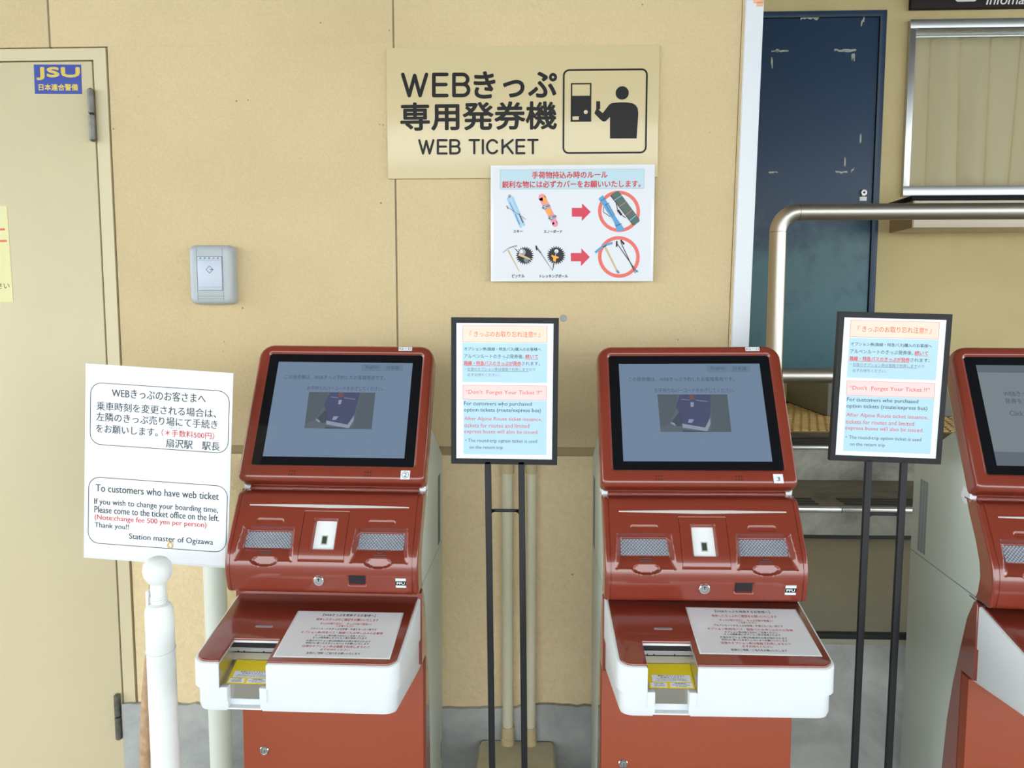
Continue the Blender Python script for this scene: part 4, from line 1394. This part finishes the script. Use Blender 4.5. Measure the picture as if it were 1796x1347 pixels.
def make_machine():
    root = thing('ticket_machine', 'x', 'ticket machine')
    # ---- grey cabinet
    mb = MB()
    poly = [(0.235, 0.0), (0.235, 1.177)] + GREY
    mb.prism(poly, -0.198, 0.198, 'grey', 'x', 0.0022, 2)
    for s in (-1, 1):          # panel seam on the sides
        mb.add([(s * 0.1982, 0.234, 0.9535), (s * 0.1982, -0.112, 0.958), (s * 0.1982, -0.112, 0.9605), (s * 0.1982, 0.234, 0.956)], [(0, 1, 2, 3)], 'ink_grey')
    body = mb.build('cabinet', root)
    for s in (-1, 1):
        mb = MB()
        for k in range(56):
            z = 0.966 + k * 0.0031
            for j in range(3):
                y = 0.148 + j * 0.0155
                mb.box(s * 0.1983 - 0.0004, s * 0.1983 + 0.0004, y, y + 0.0125, z, z + 0.0016, 'reader_line')
        mb.build('vent_grille', body)
    # small slot on the lower back of each side
    mb = MB(); mb.box(0.1975, 0.1986, 0.205, 0.215, 0.38, 0.425, 'ink_grey'); mb.build('latch_slot', body)
    # ---- red lower front
    mb = MB()
    g = [p for p in GREY if p[1] < 0.955]
    poly = [(-0.112, 0.953), (-0.120, 0.945), (-0.120, 0.790), (-0.0655, 0.786), (-0.0655, 0.0), (0.006, 0.0)] + [(y + 0.006, z) for y, z in g[::-1]]
    mb.prism(poly, -HW, HW, 'red', 'x', 0.001, 1)
    mb.build('lower_shell', root)
    mb = MB(); mb.box(-HW, HW, -0.100, -0.067, 0.004, 0.783, 'red_satin', 0.0025); dr = mb.build('front_door', root)
    mb = MB()
    Xl = Matrix.Translation((-0.153, -0.100, 0.5755)) @ Matrix.Rotation(radians(90), 4, 'X')
    mb.lathe([(0.0, -0.002), (0.0105, -0.002), (0.0105, 0.002), (0.0092, 0.0035), (0.0075, 0.0035), (0.0068, 0.0022), (0.0, 0.0022)], 'chrome', 28, Xl)
    mb.lathe([(0.0, 0.0023), (0.0048, 0.0023), (0.0044, 0.0034), (0.0, 0.0034)], 'alu', 20, Xl @ Matrix.Translation((0.0015, 0, 0)))
    mb.box(-0.0006 + .0015, 0.0006 + .0015, -0.0032, 0.0032, 0.0034, 0.0036, 'dark', X=Xl)
    mb.build('key_lock', dr)
    # ---- head
    mb = MB()
    n = 8
    v0, v1 = -0.008, 0.318
    def ringat(inset, insb, d, r1=0.034, r2=0.013):
        return [(x, v, d) for x, v in rrect(-0.2025 + inset, 0.2025 - inset, v0 + insb, v1 - inset, max(r1 - inset, 0.003), n, max(r2 - inset, 0.003))]
    op1 = [(x, v, -0.0045) for x, v in rrect(-0.1765, 0.1765, 0.0275, 0.2935, 0.0065, n, 0.004)]
    mb.rings([ringat(0.003, 0.003, -0.046), ringat(0.0, 0.0, -0.043), ringat(0.0, 0.0, -0.012), ringat(0.0012, 0.0018, -0.006), ringat(0.004, 0.006, -0.0018), ringat(0.0078, 0.0105, -0.0002),
              ringat(0.0098, 0.0125, 0.0), [(x, v, 0.0) for x, v in rrect(-0.1835, 0.1835, 0.0215, 0.3005, 0.010, n, 0.008)], [(x, v, -0.0004) for x, v in rrect(-0.1815, 0.1815, 0.0232, 0.2985, 0.0095, n, 0.007)], [(x, v, -0.0016) for x, v in rrect(-0.1797, 0.1797, 0.0248, 0.2965, 0.009, n, 0.006)], [(x, v, -0.0032) for x, v in rrect(-0.1783, 0.1783, 0.0262, 0.2951, 0.0075, n, 0.005)], op1], 'red', True, False, HX)
    bez = mb.build('screen_bezel', root)
    mb = MB()
    mb.rings([[(x, v, -0.080) for x, v in rrect(-0.180, 0.180, 0.03, 0.285, 0.02, n)], [(x, v, -0.068) for x, v in rrect(-0.1935, 0.1935, 0.004, 0.306, 0.026, n)],
              [(x, v, -0.0462) for x, v in rrect(-0.1975, 0.1975, 0.0, 0.310, 0.03, n, 0.012)]], 'grey', True, True, HX)
    mb.build('screen_housing', root)
    # black glass round the lit screen
    mb = MB()
    mb.poly(rrect(-0.177, 0.177, 0.0272, 0.2938, 0.006, n, 0.004), 'black_glass', HX, -0.0044)
    disp = mb.build('display_glass', bez)
    # speaker holes
    for cx in (-0.0835, 0.0805):
        mb = MB()
        for i in range(3):
            for j in range(2):
                mb.poly(circle(cx - 0.0058 + i * 0.0058, 0.0055 + j * 0.0072, 0.0014, 10), 'dark', HX, 0.0003)
        mb.build('speaker_holes', bez)
    # hinge rod and white brackets between the head and the panel
    mb = MB(); mb.tube([(-0.186, -0.056, 1.150), (0.186, -0.056, 1.150)], 0.0065, 'red', 18)
    mb.box(-0.186, 0.186, -0.052, -0.02, 1.142, 1.158, 'red', 0.001); mb.build('hinge_rod', root)
    for s in (-1, 1):
        mb = MB()
        w = [(-0.064, 1.163), (-0.062, 1.157), (-0.0605, 1.151), (-0.063, 1.145), (-0.068, 1.139), (-0.035, 1.135), (-0.02, 1.15), (-0.03, 1.172)]
        mb.prism(w, s * 0.1925 - 0.0068, s * 0.1925 + 0.0068, 'white', 'x', 0.0012, 1)
        mb.build('hinge_bracket', root)
    # ---- reader panel
    rp = reader_panel_mesh().build('reader_panel', root, sharp=48)
    def on_front(z):
        k = min(range(len(FP)), key=lambda i: abs(FP[i][1] - z) + (0.2 if FP[i][0] > -0.096 else 0))
        a, b = FP[max(k - 3, 0)], FP[min(k + 3, len(FP) - 1)]
        t = Vector((a[0] - b[0], a[1] - b[1])).normalized()
        return FP[k], t
    def front_frame(x, z, d=0.0):
        (y, zz), t = on_front(z)
        # local x = right, y = up along face, z = outward
        return Matrix(((1, 0, 0, x), (0, t.x, -t.y, y - t.y * d), (0, t.y, t.x, zz + t.x * d), (0, 0, 0, 1)))
    for s in (-1, 1):
        mb = MB(); Xf = front_frame(s * 0.1165, 1.0695, -0.0150)
        mb.rings([[(x, y, -0.002) for x, y in rrect(-0.050, 0.050, -0.0172, 0.0172, 0.0015, 3)], [(x, y, 0.0) for x, y in rrect(-0.050, 0.050, -0.0172, 0.0172, 0.0015, 3)]], 'hex', False, True, Xf)
        mb.build('lens_panel', rp)
        # faint printing on the recess floor
        mb = MB(); Xp = front_frame(s * 0.119, 1.0415, -0.0092)
        for k, w in enumerate((0.012, 0.011, 0.007) if s < 0 else (0.006, 0.012, 0.0135)):
            mb.poly([(-w, .0044 - k * .0044), (w, .0044 - k * .0044), (w, .0058 - k * .0044), (-w, .0058 - k * .0044)], 'ink_soft', Xp, 0.001)
        mb.build('recess_print', rp)
    mb = MB(); Xf = front_frame(0.0, 1.0775, -0.0092)
    mb.rings([[(x, y, -0.001) for x, y in rrect(-0.0222, 0.0222, -0.0318, 0.0318, 0.003, 4)], [(x, y, 0.0) for x, y in rrect(-0.0222, 0.0222, -0.0318, 0.0318, 0.003, 4)]], 'scan_white', False, True, Xf)
    mb.poly(rrect(-0.0062, 0.0072, -0.0205, 0.0, 0.001), 'lens_ring', Xf, 0.0003)
    mb.poly(rrect(-0.0042, 0.0052, -0.0180, -0.0025, 0.0006), 'lens_dark', Xf, 0.0006)
    mb.build('scanner_window', rp)
    mb = MB(); Xf = front_frame(0.0, 1.1265, 0.0006)
    mb.poly([(-0.168, -0.0008), (0, -0.0040), (0.172, -0.0008), (0.172, 0.0018), (0.06, 0.0036), (0, 0.0038), (-0.06, 0.0036), (-0.168, 0.0018)], 'strip', Xf, 0.0002)
    mb.build('metal_strip', rp)
    mb = MB(); Xf = front_frame(-0.004, 0.9885, 0.0)
    mb.lathe([(0.0, -0.002), (0.0135, -0.002), (0.0135, 0.0006), (0.0, 0.0006)], 'red', 28, Xf)
    mb.lathe([(0.0, 0.0), (0.0112, 0.0), (0.0112, 0.003), (0.010, 0.0042), (0.0, 0.0044)], 'chrome', 32, Xf)
    mb.ring2(circle(0, 0, 0.0062, 24), circle(0, 0, 0.0056, 24), 'ink_grey', Xf, 0.0047)
    mb.poly([(-0.0008, 0), (0.0008, 0), (0.0008, 0.0048), (-0.0008, 0.0048)], 'dark', Xf, 0.0048)
    mb.poly([(-0.002, 0.005), (0.002, 0.005), (0.0, 0.0078)], 'dark', Xf, 0.0048)
    mb.build('key_lock', rp)
    mb = MB(); Xf = front_frame(0.074, 0.989, -0.0036)
    mb.poly(rrect(-0.0168, 0.0168, -0.0095, 0.0095, 0.0008), 'sensor', Xf, 0.0004)
    mb.build('sensor_window', rp)
    mb = MB(); Xf = front_frame(0.165, 0.9865, 0.0004)
    mb.rings([[(x, y, -0.001) for x, y in rrect(-0.0106, 0.0106, -0.0106, 0.0106, 0.0004, 1)], [(x, y, 0.0006) for x, y in rrect(-0.0106, 0.0106, -0.0106, 0.0106, 0.0004, 1)]], 'white', False, True, Xf)
    mb.poly([(-0.0106, -0.0052), (0.0106, -0.0052), (0.0106, 0.0045), (-0.0106, 0.0045)], 'ink', Xf, 0.0008)
    mb.text('PFU', -0.0080, 0.0080, -0.0003, 0.0056, 'white', Xf, 0.001, bold=0.03)
    mb.build('maker_plate', rp)
    # ---- tray
    make_tray(root)
    return root

def kids(o):
    return [c for c in COL.objects if c.parent == o]

def copy_tree(o, parent=None):
    c = o.copy()
    COL.objects.link(c)
    if parent is not None:
        c.parent = parent
    for ch in kids(o):
        copy_tree(ch, c)
    return c

def find(o, name):
    return next(c for c in kids(o) if c.name.split('.')[0] == name)

m1 = make_machine()
m2 = copy_tree(m1)
m3 = copy_tree(m1)
for mroot, loc, rot, lab in ((m1, (-0.4545, 1.686, 0), 0.0, 'red ticket machine with circled 2 sticker beside the white placard'),
                             (m2, (0.335, 1.668, 0), 0.0, 'red ticket machine with sticker 3 and tag K2-11, between the two framed stands'),
                             (m3, (1.089, 1.633, 0), radians(-5), 'red ticket machine cut off by the right picture edge, grey side in view')):
    mroot.location = loc
    mroot.rotation_euler = (0, {m1.name: radians(0.5), m2.name: radians(-0.25)}.get(mroot.name, 0.0), rot)
    mroot['label'] = lab
    mroot.scale = (0.994, 1, 1) if mroot is m1 else (1, 1, 1)
    mroot['group'] = 'red ticket machines in a row'
TRAY_DZ = {m1.name: -0.011, m2.name: 0.005, m3.name: 0.0}
for mroot in (m1, m2, m3):
    find(mroot, 'tray').location.z = TRAY_DZ[mroot.name]
lcd_main(find(m1, 'screen_bezel'))
lcd_main(find(m2, 'screen_bezel'))
lcd_side(find(m3, 'screen_bezel'))

def stickers(root, asset, num):
    bz = find(root, 'screen_bezel')
    mb = MB()
    X = HX @ Matrix.Translation((0.1355 if asset != 'K2-11' else 0.142, 0.3075, 0.0002))
    mb.poly([(-0.0155, -0.0048), (0.0155, -0.0048), (0.0155, 0.0048), (-0.0155, 0.0048)], 'paper', X, 0.0006)
    mb.text(asset.replace('-', '－'), -0.0135, 0.0135, 0.0, 0.0056, 'ink_soft', X, 0.0009, bold=0.0)
    mb.build('asset_tag', bz)
    mb = MB()
    X = HX @ Matrix.Translation((0.1605, 0.0078, 0.0002))
    mb.poly(rrect(-0.0100, 0.0100, -0.0098, 0.0098, 0.001), 'paper', X, 0.0005)
    if num == '②':
        mb.ring2(circle(0, 0, 0.0073, 28), circle(0, 0, 0.0066, 28), 'ink', X, 0.0008)
        mb.text('2', -0.0031, 0.0031, 0.0, 0.0088, 'ink', X, 0.0009)
    else:
        mb.text(num, -0.0033, 0.0033, -0.0004, 0.0088, 'ink_soft', X, 0.0009)
    mb.build('number_sticker', bz)
stickers(m1, 'K2-10', '②')
stickers(m2, 'K2-11', '3')

# laminated notices lying on the trays
NOTE_LINES = [
    ('【WEBきっぷを発券するお客様へ】', 935, 1310, 130, 18, 'ink'), ('発券したきっぷのご確認をお願いいたします', 888, 1332, 163, 18, 'ink_red'),
    ('きっぷの取り忘れ！　きっぷの取り間違い！', 918, 1280, 193, 15, 'ink_red'), ('ご注意ください', 1030, 1158, 209, 14, 'ink_red'),
    ('アルペンルートのきっぷは往復・片道とも一人一枚です', 850, 1320, 231, 15, 'ink'), ('オプション券(特急バス・路線バス)お申し込みのお客様', 785, 1365, 259, 19, 'ink_red'),
    ('オプション券の取り忘れにご注意ください', 885, 1245, 279, 14, 'ink'), ('きっぷ発券後にオプション券が発券されます', 870, 1252, 295, 14, 'ink'),
    ('片道のオプション券は利用済みの券が発行されます', 825, 1280, 317, 14, 'ink'), ('受取口に置いたままにしないようお願いいたします', 822, 1268, 334, 14, 'ink'),
    ('往復のオプション券は復路で利用しますので', 798, 1275, 357, 17, 'ink_red'), ('必ずお持ちください', 925, 1132, 379, 15, 'ink_red'),
    ('皆様のご理解・ご協力をお願いいたします', 832, 1208, 405, 15, 'ink')]
def tray_notice(root, x, y, yaw, label):
    S = Sheet([(762, 107), (1503, 108), (1412, 435), (610, 428)], 0.212, 0.152, I4)
    mb = MB()
    mb.box(-0.1085, 0.1085, -0.0785, 0.0785, 0.0, 0.0004, 'lam_edge', 0.0001)
    mb.box(-0.1055, 0.1055, -0.0760, 0.0760, 0.0, 0.0006, 'paper')
    for s, u0, u1, v, h, c in NOTE_LINES:
        S.text(mb, s, (u0, v), (u1, v), h, c, 0.0008, bold=0.008, res=2)
    o = mb.build('tray_notice')
    Rz = root.rotation_euler.to_matrix().to_4x4()
    o.matrix_world = Matrix.Translation(root.location) @ Rz @ Matrix.Translation((x, y, tray_z(y) + 0.0048 + TRAY_DZ[root.name])) @ Matrix.Rotation(math.atan(TS), 4, 'X') @ Matrix.Rotation(yaw, 4, 'Z')
    tag(o, label, 'notice', 'laminated notices on the trays')
tray_notice(m1, 0.0640, -0.2600, radians(0.5), 'laminated notice on the tray of the left ticket machine, numbered 2')
tray_notice(m2, 0.0680, -0.2440, radians(-1.0), 'laminated notice on the tray of the middle ticket machine, numbered 3')

# ================================================================== FRAMED NOTICE STANDS
def stand_sheet(parent, X):
    S = Sheet([(130, 110), (935, 107), (932, 1243), (145, 1243)], 0.208, 0.292, X)
    mb = MB()
    mb.box(-0.104, 0.104, -0.146, 0.146, -0.0006, 0.0002, 'paper', X=X)
    B = lambda u0, v0, u1, v1, c, z=0.0003: S.rect(mb, u0, v0, u1, v1, c, z)
    B(188, 136, 877, 272, 'print_peach'); S.frame(mb, 188, 136, 877, 272, 0.0006, 'ink_pink', 0.0005)
    B(188, 280, 880, 605, 'print_blue')
    B(196, 631, 878, 750, 'print_pink'); S.frame(mb, 196, 631, 878, 750, 0.0006, 'ink_pink', 0.0005)
    B(203, 755, 880, 1202, 'print_blue')
    T = lambda s, u0, u1, v, h, c, bold=0.008: S.text(mb, s, (u0, v), (u1, v), h, c, 0.0006, bold=bold, res=2)
    T('『 きっぷのお取り忘れ注意!! 』', 246, 820, 205, 50, 'ink_orange')
    T('オプション券(路線・特急バス)購入のお客様へ', 203, 830, 332, 34, 'ink')
    T('アルペンルートのきっぷ発券後、', 203, 690, 390, 36, 'ink_soft')
    T('続いて', 702, 806, 389, 34, 'ink_pink', 0.02); B(702, 409, 806, 412, 'ink_pink', .0006)
    T('路線・特急バスのきっぷが発券', 203, 668, 448, 34, 'ink_pink', 0.02); B(203, 467, 668, 470, 'ink_pink', .0006)
    T('されます。', 672, 822, 447, 30, 'ink_soft')
    T('・往復のオプション券は復路で利用しますので', 212, 785, 497, 27, 'ink_grey', 0); B(232, 513, 730, 515, 'ink_grey', .0006)
    T('必ずお持ちください。', 232, 495, 545, 28, 'ink_grey', 0)
    T('\u201cDon\u2019t  Forget Your Ticket !!\u201d', 220, 840, 692, 42, 'ink_pink', 0.0)
    T('For customers who purchased', 208, 758, 787, 40, 'ink_soft', 0.0)
    T('option tickets (route/express bus)', 208, 832, 839, 42, 'ink_soft', 0.0)
    T('After Alpine Route ticket issuance,', 212, 842, 912, 40, 'ink_pink', 0.008)
    T('tickets for routes and limited', 212, 740, 964, 34, 'ink_pink', 0.008)
    T('express buses will also be issued.', 212, 815, 1018, 40, 'ink_pink', 0.008)
    T('・The round-trip option ticket is used', 222, 803, 1093, 36, 'ink_soft', -0.005)
    T('on the return trip', 257, 528, 1148, 34, 'ink_soft', -0.005)
    return mb.build('notice', parent)

def make_stand(loc, roll, yaw, lean, label, zc):
    root = thing('framed_stand', label, 'sign stand', loc, yaw, 'framed notice stands')
    X = facing(0, 0, zc, roll=roll)
    mb = MB()
    o = [(-0.1135, -0.1565), (0.1135, -0.1565), (0.1135, 0.1565), (-0.1135, 0.1565)]
    i = [(-0.1025, -0.1445), (0.1025, -0.1445), (0.1025, 0.1445), (-0.1025, 0.1445)]
    R = [[(x, y, -0.012) for x, y in o], [(x, y, 0.0005) for x, y in o], [(x * .996, y * .997, 0.0015) for x, y in o], [(x, y, 0.0015) for x, y in i], [(x, y, -0.002) for x, y in i]]
    mb.rings(R, 'black_metal', True, False, X, smooth=False)
    mb.build('sign_frame', root)
    stand_sheet(root, X)
    # two square legs with a cross bar
    legs = []
    for x in (-0.036, 0.036):
        mb = MB()
        mb.box(-0.0068, 0.0068, -0.0055, 0.0055, 0.0, zc - 0.15, 'black_metal', 0.0012)
        lg = mb.build('leg', root)
        lg.location = (x - lean * (zc - 0.15), 0.004, 0)
        lg.rotation_euler = (0, math.atan(lean), 0)
        legs.append(lg)
    mb = MB()
    zb = 1.108
    mb.box(-0.030, 0.030, -0.0035, 0.0035, zb - 0.003, zb + 0.003, 'black_metal', 0.001)
    for s in (-1, 1):
        mb.prism([(s * 0.030, zb + 0.003), (s * 0.030, zb - 0.0095), (s * 0.0275, zb - 0.0045), (s * 0.0235, zb - 0.003), (s * 0.02, zb)][::s], -0.0035, 0.0035, 'black_metal', 'y')
    cb = mb.build('cross_bar', root)
    cb.location = (-lean * (zc - 0.15 - zb), 0.004, 0)
    mb = MB()
    mb.box(-0.15, 0.15, -0.12, 0.12, 0.0, 0.006, 'black_metal', 0.002)
    bs = mb.build('base_plate', root)
    bs.location = (-lean * (zc - 0.15), 0.0, 0)
    return root
make_stand((-0.0755, 1.622, 0), radians(0.4), 0.0, -0.011, 'black framed notice stand between the left and middle ticket machines', 1.366)
make_stand((0.7285, 1.622, 0), radians(1.5), radians(-2.0), 0.004, 'black framed notice stand leaning right, beside the stairs and handrail', 1.376)
